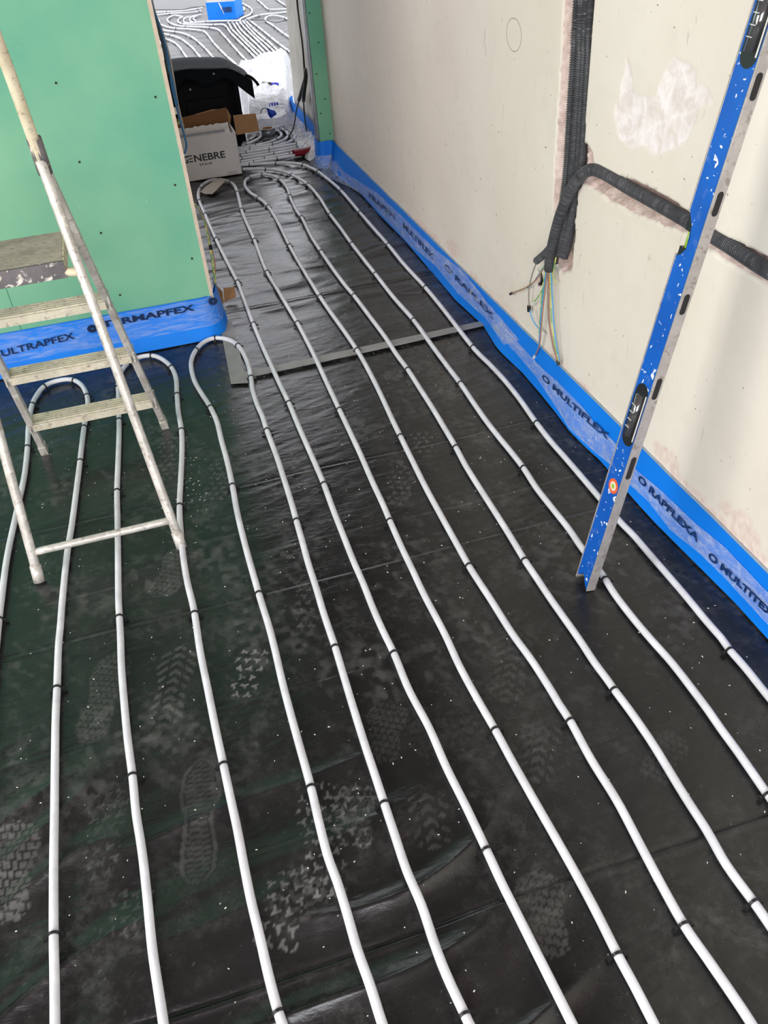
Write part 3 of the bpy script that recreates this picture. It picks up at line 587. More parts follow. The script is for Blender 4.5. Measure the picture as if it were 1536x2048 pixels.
pipe([(1185, 2130), (1138, 2035), (1098, 1955), (1068, 1895), (1038, 1835), (1003, 1765), (973, 1700), (933, 1615), (893, 1535), (858, 1455), (818, 1380), (788, 1307), (768, 1266), (747, 1219), (726.5, 1167), (706, 1120), (687.5, 1073), (667, 1021), (648, 969), (635, 938), (620, 904), (596, 849.5), (578, 806), (560, 769), (544, 734), (524.5, 691), (507, 648), (493, 612), (476, 566), (454, 523), (431, 476), (410.5, 429), (399, 402), (397, 385), (403, 372), (418, 362), (437, 359), (452, 361), (466, 368), (474, 384), (483.5, 421), (493, 444.5), (509, 480), (520.6, 511), (534, 544), (556, 581), (575, 612.5), (595, 646), (610.5, 675), (630, 714), (653.5, 765), (679, 819.5), (700.5, 865), (721, 909), (745, 964), (765.6, 1008), (780, 1042), (802, 1092), (823, 1136), (849, 1191), (888, 1265), (918, 1330), (953, 1395), (990.5, 1460), (1023, 1520), (1068, 1600), (1108, 1670), (1153, 1750), (1193, 1825), (1235.5, 1910), (1268, 1970), (1308, 2048), (1350, 2130)],
     'white heating pipe hairpin turning right at the front of the white box', [(398, 378), (399, 402), (411, 429), (432, 477), (475, 563), (508, 649), (578, 807), (649, 969), (788, 1309), (973, 1703), (439, 358), (464, 365), (474, 385), (484, 420), (509, 480), (533, 543), (595, 646), (679, 820), (780, 1044), (990, 1462), (1236, 1918)])
pipe([(1550, 2130), (1503, 2048), (1458, 1980), (1413, 1915), (1368, 1850), (1323, 1770), (1278, 1685), (1233, 1600), (1183, 1520), (1140.5, 1442), (1120, 1411), (1100, 1377.5), (1063, 1320), (1023, 1265), (982, 1200), (961.5, 1169), (938, 1132), (909, 1080), (883, 1033), (852, 976), (826, 924), (801, 873), (784, 838), (759, 784), (735.5, 737.5), (714, 700), (689, 663), (661, 624), (640, 593), (618, 558), (599, 526.5), (579, 491), (556, 444.5), (536, 413), (517, 396), (501, 386), (491, 374), (490, 363), (500, 354), (515, 349.5), (530, 349), (548, 353), (563.6, 362.5), (575, 378), (581, 396), (593, 421), (604.6, 437), (622, 472), (642, 503), (669, 542), (692.5, 573), (708, 591), (739, 632), (771, 675), (794, 710), (815.6, 739), (839, 775.5), (862.5, 812), (886, 851), (912, 895), (930, 929), (956, 971), (987.5, 1020), (1019, 1070), (1050, 1121), (1076, 1160), (1100, 1196), (1128, 1235.6), (1160, 1281), (1188, 1323.6), (1213.5, 1357.7), (1229, 1380), (1259, 1420), (1287, 1460), (1312, 1498), (1368, 1590), (1413, 1660), (1453, 1730), (1508, 1805), (1536, 1845), (1600, 1940)],
     'white heating pipe hairpin bending just right of the white box corner', [(525, 349), (499, 356), (515, 396), (536, 412), (579, 490), (639, 593), (714, 700), (801, 874), (937, 1135), (1141, 1446), (1364, 1853), (561, 358), (581, 393), (603, 435), (641, 503), (708, 591), (814, 738), (913, 898), (1050, 1123), (1229, 1379), (1505, 1808)])
pipe([(470, 339), (485.5, 338), (532, 338), (556, 341), (583, 350), (614, 368), (638, 394), (659, 427), (681, 456), (702, 485.5), (728, 519), (751, 548), (786, 593), (827, 640), (864, 691), (896, 734), (921, 767), (946, 804), (972, 841), (998, 874.5), (1024, 906), (1047, 936), (1073, 976), (1102, 1013), (1137, 1057), (1162.5, 1094), (1205, 1150), (1230.6, 1190), (1267.5, 1238), (1304, 1281), (1344, 1326), (1384, 1377.5), (1418, 1423), (1440.6, 1456), (1473, 1500), (1508, 1550), (1536, 1590), (1610, 1690)],
     'white heating pipe second from the blue wall strip, passing under the level', [(487, 338), (533, 338), (583, 350), (616, 370), (659, 430), (703, 487), (750, 549), (828, 641), (921, 767), (1048, 938), (1207, 1156), (1530, 1586)])
pipe([(470, 332), (485.5, 330), (520, 328), (552, 326), (583, 326.5), (606.6, 330), (634, 342), (653.5, 356.6), (681, 380), (720, 425), (747, 456), (776.5, 489.5), (810, 530.5), (851, 575), (888, 620), (946, 694.5), (982, 731), (1011, 762.5), (1040, 799), (1069.5, 841), (1099.5, 880), (1131, 916), (1164.6, 955), (1196, 992), (1239, 1042), (1267.5, 1071), (1299, 1108), (1335.6, 1150), (1372.5, 1193), (1412, 1241), (1443.5, 1277), (1460.5, 1301), (1492, 1337), (1536, 1392), (1610, 1480)],
     'white heating pipe nearest the blue strip of the cream wall', [(497, 329), (552, 326), (604, 330), (635, 343), (682, 381), (720, 425), (776, 490), (849, 574), (948, 695), (1072, 844), (1455, 1301)])
# bundle in the passage (crop coordinates: 6.4x from 440,220)
z1 = lambda L: [(440+a/6.4, 220+b/6.4) for a, b in L]
gb = 'supply pipes beside the white box'
for L, lab in (([(150, 705), (260, 692), (600, 640), (960, 580), (1060, 562)], 'white supply pipe entering the red sleeve, nearest of the straight ones'),
    ([(150, 672), (260, 660), (600, 610), (960, 548), (1080, 528)], 'white supply pipe entering the red sleeve, second from the front'),
    ([(150, 636), (260, 622), (600, 572), (1000, 500), (1100, 480)], 'white supply pipe ending at the folded red sleeve, middle of the straight ones'),
    ([(150, 598), (260, 585), (600, 538), (1100, 447), (1160, 436)], 'white supply pipe running to the film by the wall end, fourth of the straight ones'),
    ([(150, 562), (260, 550), (600, 502), (1090, 408), (1150, 398)], 'white supply pipe running to the red tip, rearmost of the straight ones'),
    ([(160, 545), (270, 525), (600, 482), (800, 440), (930, 385), (962, 330), (940, 290), (870, 228), (780, 165), (700, 110)], 'white supply pipe with the widest bend back under the plastic-wrapped pack'),
    ([(160, 520), (300, 498), (600, 452), (760, 408), (850, 362), (868, 312), (835, 268), (720, 190), (650, 130)], 'white supply pipe bending back just inside the widest bend'),
    ([(200, 490), (360, 466), (550, 435), (700, 385), (785, 330), (755, 275), (650, 200), (600, 160)], 'white supply pipe bending back around the grey tape roll'),
    ([(230, 455), (360, 430), (460, 385), (525, 335), (515, 295), (480, 240)], 'white supply pipe bending back left of the grey tape roll'),
    ([(250, 420), (365, 385), (430, 345), (445, 305), (420, 250)], 'white supply pipe with the shortest bend behind the black bag corner')):
    pipe(z1(L), lab, every=0.17, group=gb)
# far room pipes (crop coordinates: 5.12x from 300,0)
z2 = lambda L: [(300+a/5.12, b/5.12) for a, b in L]
FARP = [([(-40, 350), (60, 372), (150, 395), (230, 425), (285, 465), (330, 520), (390, 610), (450, 690), (520, 790)], 'far white pipe curving behind the black bag, second from the left'),
 ([(-40, 312), (60, 332), (180, 355), (300, 390), (375, 440), (440, 495), (510, 580), (590, 672), (680, 790)], 'far white pipe curving behind the black bag, third from the left'),
 ([(-40, 285), (60, 302), (220, 322), (330, 340), (420, 375), (490, 425), (570, 500), (640, 580), (710, 660), (800, 780)], 'far white pipe curving behind the black bag, fourth from the left'),
 ([(75, 180), (95, 215), (105, 245), (170, 275), (270, 291), (420, 302), (540, 318), (590, 355), (645, 430), (700, 490), (780, 570), (860, 640), (960, 740)], 'far white pipe with a sharp hook at the left end of its run'),
 ([(320, 168), (250, 160), (192, 183), (180, 212), (225, 245), (300, 265), (400, 273), (570, 280), (690, 300), (750, 355), (860, 480), (950, 580), (1020, 650), (1080, 720)], 'far white pipe looping left of the blue-wrapped column'),
 ([(330, 172), (290, 200), (298, 232), (370, 250), (500, 252), (650, 254), (740, 250), (785, 275), (830, 340), (940, 450), (1060, 570), (1150, 660)], 'far white pipe, leftmost of the close bundle before the column'),
 ([(800, 232), (820, 262), (840, 300), (890, 350), (980, 440), (1070, 530), (1180, 640)], 'far white pipe, second of the close bundle before the column'),
 ([(845, 232), (865, 262), (890, 300), (930, 350), (1030, 450), (1140, 550), (1240, 640)], 'far white pipe, third of the close bundle before the column'),
 ([(885, 232), (905, 262), (930, 300), (970, 342), (1090, 452), (1180, 545), (1290, 640)], 'far white pipe, fourth of the close bundle before the column'),
 ([(920, 225), (945, 256), (975, 290), (1020, 335), (1150, 460), (1260, 568), (1340, 640)], 'far white pipe, fifth of the close bundle before the column'),
 ([(950, 215), (985, 255), (1035, 310), (1100, 375), (1200, 460), (1320, 575), (1400, 650)], 'far white pipe, sixth of the close bundle before the column'),
 ([(975, 208), (1080, 315), (1205, 420), (1300, 510), (1400, 595), (1460, 650)], 'far white pipe, rightmost of the close bundle before the column'),
 ([(1010, 205), (1060, 240), (1150, 310), (1310, 440), (1460, 550), (1560, 630)], 'far white pipe running alone right of the close bundle'),
 ([(1520, 440), (1440, 390), (1380, 350), (1250, 255), (1185, 212), (1190, 178), (1250, 160), (1320, 165), (1400, 190), (1450, 235)], 'far white pipe making a hairpin beside the ragged wall'),
 ([(-40, 140), (60, 130), (120, 125), (380, 108), (540, 80)], 'far white pipe running left from the column, rear of two'),
 ([(-40, 168), (60, 157), (200, 140), (400, 130), (530, 110)], 'far white pipe running left from the column, front of two'),
 ([(880, 0), (960, 42), (1020, 75), (1046, 110), (1020, 150), (940, 185), (905, 212)], 'far white pipe curling behind the right side of the column'),
 ([(1090, -10), (1150, 40), (1190, 80), (1240, 100), (1360, 95), (1500, 85)], 'far white pipe turning right beyond the column, near the top edge'),
 ([(990, 195), (1110, 158), (1230, 142), (1350, 130), (1500, 110)], 'far white pipe running right from the column to the ragged wall'),
 ([(1290, -10), (1380, 50), (1460, 85)], 'far white pipe at the top right corner of the opening'),
 ([(40, 380), (100, 430), (130, 470), (190, 570), (230, 630), (290, 720)], 'far white pipe right beside the hanging wires, leftmost of all'),
 ([(400, 172), (355, 190), (345, 212), (375, 236), (520, 226), (620, 218), (760, 214), (930, 212)], 'far white pipe squeezed past the front of the column'),
 ([(470, 160), (420, 178), (405, 205), (430, 226)], 'short white pipe loop left of the column, inner one'),
 ([(520, 150), (465, 168), (445, 192), (470, 215)], 'short white pipe loop tucked against the column'),
 ([(880, 60), (940, 70), (968, 92), (930, 112), (880, 108)], 'short white pipe loop at the right side of the column')]
for L, lab in FARP: pipe(z2(L), lab, every=0.42, r=0.0105, cm=CLIPF, group='pipes in the far room', seg=8, step=0.04)
for L, lab in (([(-40, 110), (40, 100), (330, 98), (420, 78), (560, 68)], 'thin dark cable lying left of the blue-wrapped column'), ([(980, 205), (1180, 208), (1290, 230), (1420, 205), (1500, 215)], 'thin dark cable lying right of the blue-wrapped column')):
    o, _ = tube('floor_cable', [fl(a, b, 0.020) for a, b in z2(L)], 0.004, 'wdark', step=0.05, seg=6); centre(o); tag(o, lab, 'cable')

# column
cb = [fl(417, 41), fl(473, 38)]; c0 = cb[0]; c1 = cb[1]; dx = (c1-c0); nrm = Vector((-dx.y, dx.x, 0)).normalized()*0.34; c2 = c1+nrm; c3 = c0+nrm
cl = thing('column', (c0+c1+c2+c3)/4, None, None); struct(cl)
def prism(pts, z0, z1, off=0.0):
    ctr = sum((Vector(p) for p in pts), Vector())/len(pts); P = [Vector(p)+(Vector(p)-ctr).normalized()*off for p in pts]; n = len(P)
    V = [Vector((p.x, p.y, z0)) for p in P]+[Vector((p.x, p.y, z1)) for p in P]
    return V, [(i, (i+1) % n, n+(i+1) % n, n+i) for i in range(n)]+[tuple(range(n))[::-1], tuple(range(n, 2*n))]
V, Fc = prism([c0, c1, c2, c3], 0, 2.7, -0.012); mk('column_shaft', V, Fc, 'conc', cl)
w = thing('edge_insulation_strip', (c0+c1+c2+c3)/4, 'blue foam wrap round the base of the far column', 'edge strip')
V, Fc = prism([c0, c1, c2, c3], 0, 0.185, 0.0); mk('foam_band', V, Fc, 'strip', w)
m = (c0+c1)/2; MB().bar(m+Vector((-0.02, -0.004, 0.18))+dx*0.02, m+Vector((0.04, -0.010, 0.02))+dx*0.02, 0.012, 0.003, (0, 1, 0)).build('film_fold', 'conn', w)
put_text('printed_lettering', 'RAPEX', 0.06, c0+dx*0.55+Vector((0, -0.012, 0.085)), dx, (0, 0, 1), 0.12, 'navy', w, 0.006)

# ------------------------------------------------------------------ tape on the foil
def flat(name, px, mat, z=0.0045, label=None, cat=None, thick=0.0006):
    P = [fl(a, b, z) for a, b in px]; V, Fc = prism(P, z, z+thick); o = mk(name, V, Fc, mat); centre(o); return tag(o, label, cat)
flat('tape_strip', [(440, 652), (462, 768), (497, 766), (487, 738), (480, 706), (463, 640)], 'tape', 0.0045, 'short grey tape strip running away from the partition corner', 'tape')
flat('tape_strip', [(503, 741), (640, 712), (800, 677), (968, 641), (975, 650), (800, 690), (640, 725), (506, 753), (475, 760), (470, 748)], 'tape', 0.0055, 'long grey tape strip crossing the black foil to the blue strip', 'tape')

# ------------------------------------------------------------------ crumbs on the floor
b = MB(); R = random.Random(5)
for i in range(620):
    if i < 560: x = R.uniform(-0.7, 1.12); y = 0.5+2.4*R.random()**1.1
    else: q = fl(R.gauss(380, 18), R.gauss(975, 30)); x, y = q.x, q.y
    s = R.uniform(0.0007, 0.0017); a = R.uniform(0, 6.3); Rm = Matrix.Rotation(a, 3, 'Z') @ Matrix.Rotation(R.uniform(-.3, .3), 3, 'X')
    b.add(boxv((x, y, 0.0045), (s*R.uniform(1.2, 3.0), s, s*0.6), Rm))
o = b.build('plaster_crumbs', 'chip'); tag(o, 'tiny white plaster crumbs scattered over the black foil', 'debris', kind='stuff'); setloc(o, (0.2, 1.6, 0))

# ------------------------------------------------------------------ step ladder
HG = Vector((-0.210, 2.245, 0.985))
lad = thing('stepladder', (-0.31, 2.24, 0), 'plaster-splashed aluminium stepladder standing in front of the green partition', 'ladder')
def rail(name, pts, r, mat='alu', flat_=1.0, seg=14):
    o, _ = tube(name, [Vector(p) for p in pts], r, mat, lad, step=0.03, seg=seg); return o
near_r = lambda z: Vector((-0.118-0.094*z/0.985, 1.905+0.335*z/0.985, z)); far_r = lambda z: Vector((-0.104-0.106*z/0.985, 2.580-0.335*z/0.985, z))
near_l = lambda z: Vector((-0.505+0.045*z/0.985, 1.903+0.335*z/0.985, z)); far_l = lambda z: Vector((-0.503-0.006*z/0.985, 2.575-0.335*z/0.985, z))
for f_ in (near_r, near_l):
    o, pth = tube('support_leg', [f_(0.03), f_(0.5), f_(0.985)], 0.0125, 'alu', lad, step=0.03, seg=14)
    V, Fc = tubev([f_(0.0), f_(0.045)], 0.0150, 14); mk('foot_cap', V, Fc, 'alu', o, True)
for f_ in (far_r, far_l):
    o = MB().bar(f_(0.01), f_(0.985), 0.020, 0.028, (0, 1, 0.3)).build('step_rail', 'alu', lad, bev=0.002)
    MB().bar(f_(0.0), f_(0.035), 0.024, 0.032, (0, 1, 0.3)).build('foot_cap', 'alu', o)
rail('crossbar', [near_l(0.080)+Vector((0.01, 0, 0)), near_r(0.080)], 0.0105)
# treads: thin ribbed plates with a front lip
def tread(z, front, back, name='tread'):
    l = far_l(z).x+0.004; r_ = far_r(z).x-0.004; b = MB(); b.box((l, front, z-0.004), (r_, back, z)); b.box((l, front-0.001, z-0.022), (r_, front+0.003, z+0.001)); b.box((l, back-0.003, z-0.014), (r_, back, z+0.001))
    n = 5
    for i in range(n): y = front+0.010+(back-front-0.018)*i/(n-1); b.box((l, y-0.0026, z), (r_, y+0.0026, z+0.0045))
    o = b.build(name, 'tread', lad)
    for sx in (l-0.010, r_+0.010): MB().box((sx-0.003, front, z-0.026), (sx+0.003, back-0.01, z+0.012)).build('tread_bracket', 'alu', o, bev=0.001)
tread(0.136, 2.515, 2.585); tread(0.341, 2.444, 2.514); tread(0.551, 2.372, 2.446)
zp = 0.755
b = MB(); pr_ = -0.224; b.box((-0.50, 2.165, zp-0.006), (pr_, 2.395, zp)); b.build('platform', 'plat', lad, bev=0.002)
bx('platform_edge', (-0.505, 2.155, zp-0.040), (pr_+0.003, 2.166, zp+0.002), 'fascia', lad, bev=0.001)
bx('platform_side', (pr_, 2.160, zp-0.035), (pr_+0.004, 2.395, zp+0.001), 'hoop', lad)
q = near_r(zp-0.03); rail('platform_pivot', [Vector((pr_, 2.166, zp-0.028)), Vector((q.x, q.y, zp-0.030))], 0.011, 'hoop')
# hoop above the hinge
top = Vector((-0.216, 2.170, 1.22))
hr = [HG+Vector((0, -0.005, -0.02)), Vector((-0.213, 2.208, 1.10)), top, Vector((-0.226, 2.05, 1.50)), Vector((-0.245, 2.03, 1.545)), Vector((-0.36, 2.028, 1.55)), Vector((-0.465, 2.03, 1.545)), Vector((-0.49, 2.05, 1.50)), Vector((-0.478, 2.17, 1.22)), Vector((-0.47, 2.24, 0.97))]
rail('guard_hoop', hr, 0.0135, 'hoop')
V, Fc = tubev([HG+Vector((0.001, 0.004, -0.045)), HG+Vector((0.0, -0.014, 0.040))], 0.0175, 12); mk('hinge_collar', V, Fc, 'fascia', lad, True)
V, Fc = tubev([Vector((-0.468, 2.255, 0.94)), Vector((-0.469, 2.235, 1.02))], 0.0175, 12); mk('hinge_collar', V, Fc, 'fascia', lad, True)

# ------------------------------------------------------------------ spirit level leaning on the wall
LB = Vector((0.843, 1.351, 0.0)); LA = Vector((0.1595, -0.023, 0.987)).normalized()
LX = (Vector((1, 0, 0))-LA*LA.x).normalized(); LY = LA.cross(LX)
lev = thing('spirit_level', LB+Vector((0.012, 0.03, 0)), 'long blue and silver spirit level leaning upright against the cream wall', 'spirit level')
def s_of(x, y):
    d = Vector(ray(x, y)).normalized(); o = Vector((0, 0, CH)); w0 = LB-o; b_ = LA.dot(d); return (b_*d.dot(w0)-LA.dot(w0))/(1-b_*b_)
def LP(x, y, s): return LB+LX*x+LY*y+LA*s
def lbox(a, b):
    V = [LP(x, y, s) for x in (a[0], b[0]) for y in (a[1], b[1]) for s in (a[2], b[2])]; return V, [(0, 1, 3, 2), (4, 6, 7, 5), (0, 4, 5, 1), (2, 3, 7, 6), (0, 2, 6, 4), (1, 5, 7, 3)]
def lpoly(pts, x0, x1):                               # pts (y,s) extruded in x
    n = len(pts); V = [LP(x0, y, s) for y, s in pts]+[LP(x1, y, s) for y, s in pts]
    return V, [tuple(range(n)), tuple(range(n, 2*n))[::-1]]+[(i, n+i, n+(i+1) % n, (i+1) % n) for i in range(n)]
LEN = 1.98; n0, n1 = s_of(1392, 530), s_of(1405, 455)
MB().add(lbox((0, 0, 0), (0.024, 0.0035, LEN))).build('measuring_face', 'alu2', lev, bev=0.0006)
MB().add(lbox((0, 0.0565, 0.0), (0.024, 0.060, n0))).add(lbox((0, 0.0565, n1+0.012), (0.024, 0.060, LEN))).build('rear_face', 'alu2', lev, bev=0.0006)
web = [(0.0035, 0.010), (0.012, 0.006), (0.022, 0.020), (0.034, 0.034), (0.044, 0.030), (0.052, 0.020), (0.0565, 0.004)]
web = [(0.0035, 0.0), (0.020, 0.014), (0.030, 0.030), (0.040, 0.030), (0.046, 0.018), (0.0565, 0.012), (0.0565, n0-0.004), (0.046, n0+0.002), (0.034, n0+0.016), (0.031, n0+0.04), (0.031, n1-0.03), (0.038, n1-0.010), (0.0565, n1+0.014), (0.0565, LEN), (0.0035, LEN)]
MB().add(lpoly(web, 0.0012, 0.0215)).build('web', 'blue', lev)
# cross vial in the notch
MB().add(lbox((0.003, 0.034, n1-0.022), (0.021, 0.0565, n1+0.006))).build('vial_holder', 'black', lev); MB().add(lbox((0.003, 0.036, n0-0.002), (0.021, 0.0565, n0+0.016))).build('vial_holder', 'black', lev)
V, Fc = tubev([LP(0.012, 0.046, n0+0.010), LP(0.012, 0.046, n1-0.016)], 0.0062, 12); mk('green_vial', V, Fc, 'lime', lev, True)
def capsule(yc, s0, s1, hw, x0, x1, face='x', n=8):
    pts = []
    for k in range(n+1): a = math.pi*k/n; pts.append((yc+hw*math.cos(a), s1-hw+hw*math.sin(a)))
    for k in range(n+1): a = math.pi+math.pi*k/n; pts.append((yc+hw*math.cos(a), s0+hw+hw*math.sin(a)))
    if face == 'x': return lpoly(pts, x0, x1)
    m_ = len(pts); V = [LP(p, x0, s) for p, s in pts]+[LP(p, x1, s) for p, s in pts]
    return V, [tuple(range(m_)), tuple(range(m_, 2*m_))[::-1]]+[(i, n_+0, n_+0, i) for i in [] for n_ in []]+[(i, m_+i, m_+(i+1) % m_, (i+1) % m_) for i in range(m_)]
def vialwin(s0, s1):
    o = MB().add(capsule(0.029, s0, s1, 0.0225, 0.0006, 0.006)).build('vial_window', 'black', lev)
    V, Fc = tubev([LP(0.0010, 0.030, s0+0.026), LP(0.0010, 0.030, s1-0.026)], 0.0105, 14); v = mk('vial', V, Fc, 'vial', o, True)
    b = MB()
    for k in range(4):
        ss = s0+(s1-s0)*(0.32+0.12*k); b.add(lbox((-0.0105, 0.024, ss), (-0.0085, 0.037, ss+0.0012)))
    b.add(lbox((-0.001, 0.0085, s0+0.02), (0.0008, 0.0105, s1-0.02)))
    b.build('vial_marks', 'conn', o)
vialwin(s_of(1222, 893), s_of(1295, 780)); vialwin(s_of(1500, 143), s_of(1590, -60))
for a, b_ in (((1245, 960), (1268, 918)), ((1306, 803), (1327, 762)), ((1363, 633), (1387, 594)), ((1428, 436), (1456, 388)), ((1511, 205), (1545, 150))):
    s0, s1 = s_of(*a), s_of(*b_); V, Fc = capsule(0.0125, s0, s1, 0.0065, -0.0004, 0.002, 'y'); mk('slot', V, Fc, 'dark', lev)  # slots not cut through: dark plates paint the shade inside them
sc = s_of(1236, 985)
for rr, mt, xo in ((0.0185, 'orange', 0.0006), (0.0115, 'stw', 0.0002), (0.0055, 'lime', -0.0002)):
    V, Fc = tubev([LP(xo, 0.026, sc), LP(xo+0.0012, 0.026, sc)], rr, 24); mk({'orange': 'round_sticker', 'stw': 'sticker_centre', 'lime': 'sticker_leaf'}[mt], V, Fc, mt, lev)

# ------------------------------------------------------------------ conduits and wires on the right wall
def corr(path, r, pitch=0.0058, amp=0.0020):
    ds = 0; out = []
    for i, p in enumerate(path):
        if i: ds += (path[i]-path[i-1]).length
        out.append(r+(amp if r < 0.0125 else 0.0026)*max(-1, min(1, 1.8*math.sin(2*math.pi*ds/pitch)))-0.0004)
    return out
def conduit(pts, r, label, xs=1.178, group='grey corrugated conduits in the wall chase', name='corrugated_conduit', up=None):
    P = [wx(p[0], p[1], p[2] if len(p) > 2 else xs) for p in pts]
    if up: P = [Vector((P[0].x, P[0].y, up))]+[Vector((P[0].x, P[0].y, (up+P[0].z)/2))]+P
    path = spline(P, 0.0009); V, Fc = tubev(path, r, 12, corr(path, r)); o = mk(name, V, Fc, 'conduit', None, False); centre(o); return tag(o, label, 'conduit', group)
gcon = 'grey corrugated conduits in the wall chase'
conduit([(1155, 0), (1150, 100), (1143, 200), (1137, 300), (1131, 370, 1.176), (1124, 420, 1.170), (1114, 480, 1.165), (1108, 527, 1.160)], 0.0115, 'grey corrugated conduit at the left side of the vertical bundle', 1.183, gcon, up=2.68)
conduit([(1165, 0), (1160, 120), (1153, 240), (1147, 330), (1140, 400, 1.178), (1129, 460, 1.172), (1119, 512, 1.168)], 0.0115, 'grey corrugated conduit second from the left in the vertical bundle', 1.180, gcon, up=2.68)
conduit([(1174, 0), (1168, 120), (1161, 240), (1156, 330), (1149, 400, 1.184), (1137, 460, 1.178), (1125, 508, 1.172)], 0.0115, 'grey corrugated conduit third from the left in the vertical bundle', 1.186, gcon, up=2.68)
conduit([(1183, 0), (1177, 120), (1170, 240), (1163, 330), (1153, 395, 1.188), (1145, 440, 1.186), (1137, 485, 1.182), (1128, 515, 1.176)], 0.0115, 'grey corrugated conduit at the right side of the vertical bundle', 1.190, gcon, up=2.68)
conduit([(1120, 448, 1.160), (1110, 478, 1.156), (1095, 502, 1.152), (1073, 522, 1.148)], 0.0105, 'short grey conduit end sticking out to the left above the wires', 1.158, gcon)
conduit([(1640, 595), (1536, 541), (1460, 492), (1400, 456), (1320, 410), (1262, 378), (1225, 356), (1195, 341, 1.178), (1172, 343, 1.168), (1150, 366, 1.160), (1134, 396, 1.156), (1120, 432, 1.152), (1110, 468, 1.150), (1102, 505, 1.148), (1098, 541, 1.148)], 0.0145, 'thick grey conduit running along the sloping chase and bending down at its end', 1.184, gcon)
def wire(pts, mat, label, r=0.0020, x0=1.150, x1=1.164, tip=None):
    n = len(pts); P = [wx(a, b, x0+(x1-x0)*i/(n-1)) for i, (a, b) in enumerate(pts)]
    o, path = tube('loose_wire', P, r, mat, step=0.006, seg=8); c = path[-1].copy(); o = setloc(o, c); tag(o, label, 'wire', 'loose wires below the wall conduits')
    if tip:
        d = (path[-1]-path[-5]).normalized(); mt, rr, ln = tip; V, Fc = tubev([path[-1]-d*ln*0.3, path[-1]+d*ln*0.7], rr, 8); mk('wire_end', V, Fc, mt, o)
    return o
wire([(1098, 535), (1098, 580), (1099, 640), (1107, 690), (1116, 724)], 'wbrown', 'brown loose wire hanging straight down to the lowest grey end', tip=('wdark', 0.006, 0.016))
wire([(1102, 535), (1105, 600), (1108, 650), (1114, 695), (1119, 722)], 'wblue', 'light blue loose wire, outermost on the right of the hanging wires')
wire([(1096, 535), (1095, 590), (1097, 640), (1105, 690), (1114, 723)], 'wgrey', 'grey loose wire hanging beside the brown one to the lowest end')
wire([(1100, 535), (1101, 590), (1103, 640), (1110, 690), (1118, 723)], 'wgy', 'green and yellow loose wire hanging to the lowest end')
wire([(1093, 535), (1084, 610), (1080, 660), (1077, 692), (1069, 713)], 'wblue', 'blue loose wire ending in a white tip over the blue strip', tip=('conn', 0.005, 0.014))
wire([(1095, 538), (1088, 600), (1082, 660), (1079, 690), (1071, 711)], 'wbrown', 'brown loose wire running with the blue one over the strip')
wire([(1091, 537), (1083, 600), (1080, 640), (1078, 665)], 'wgy', 'green and yellow loose wire ending between the two hanging bunches')
wire([(1092, 530), (1070, 562), (1050, 576), (1023, 587)], 'wbrown', 'brown loose wire reaching farthest left with a black end', tip=('black', 0.005, 0.018))
wire([(1090, 530), (1073, 558), (1056, 572), (1030, 584)], 'wgy', 'green and yellow loose wire reaching left with the brown one')
wire([(1088, 532), (1076, 552), (1064, 568), (1055, 576)], 'wblue', 'short blue loose wire across the small hole in the wall')
wire([(1073, 524), (1064, 550), (1058, 580), (1058, 615)], 'wgrey', 'grey loose wire from the short conduit end to a black clamp', r=0.0022, tip=('black', 0.007, 0.02))
wire([(1060, 620), (1064, 636), (1072, 650), (1083, 663)], 'wblue', 'blue loose wire tail below the black clamp with a white sleeve', tip=('conn', 0.005, 0.022))
wire([(1092, 540), (1088, 570), (1080, 588), (1067, 606)], 'wgy', 'green and yellow loose wire ending in a slim white sleeve', tip=('conn', 0.0036, 0.03))
wire([(1112, 515), (1108, 535), (1106, 552), (1113, 566)], 'wgy', 'short curled green and yellow wire right of the conduit mouth')

# ------------------------------------------------------------------ wires hanging inside the partition end
def hang(pts, y0, y1, mat, label, r=0.0038, tip=None, name='hanging_cable', group='cables hanging at the partition end'):
    n = len(pts); P = [wy(a+(4 if b < 300 else 0), b, y0+(y1-y0)*i/(n-1)) for i, (a, b) in enumerate(pts)]
    o, path = tube(name, P, r, mat, step=0.01, seg=8); setloc(o, path[-1].copy()); tag(o, label, 'cable', group)
    if tip: d = (path[-1]-path[-4]).normalized(); V, Fc = tubev([path[-1]-d*tip[2]*0.3, path[-1]+d*tip[2]*0.7], tip[1], 8); mk('wire_end', V, Fc, tip[0], o)
hang([(288, -60), (300, 10), (316, 55), (330, 105), (335, 140), (341, 180), (352, 225), (362, 262), (369, 290), (368, 310)], 3.36, 3.42, 'wdblue', 'dark blue cable hanging lowest past the printed box', tip=('conn', 0.004, 0.02))
hang([(290, -60), (303, 15), (320, 62), (334, 110), (342, 150), (350, 200), (360, 245), (366, 270)], 3.37, 3.42, 'wgrey', 'grey cable hanging in front of the black bag')
hang([(286, -60), (298, 12), (313, 60), (325, 105), (330, 140), (336, 150)], 3.36, 3.39, 'wdark', 'dark cable, leftmost of the hanging cables', 0.0045)
hang([(289, -60), (301, 14), (317, 62), (331, 112), (337, 150), (345, 188), (352, 215), (356, 232), (353, 248)], 3.38, 3.42, 'wgy', 'green and yellow cable hanging beside the black bag')
hang([(287, -60), (299, 13), (315, 61), (328, 108), (334, 140), (340, 160), (346, 190), (350, 210)], 3.37, 3.40, 'wdblue', 'dark blue sheathed cable beside the black bag', 0.005)
hang([(389, 410), (402, 425), (413, 448), (419, 475), (421, 492)], 3.34, 3.36, 'wgrey', 'grey cable looping out low beside the board edge', 0.003, ('black', 0.007, 0.022))
hang([(385, 405), (400, 422), (410, 445), (416, 470), (420, 495)], 3.35, 3.36, 'wgy', 'green and yellow cable looping out low beside the board edge')
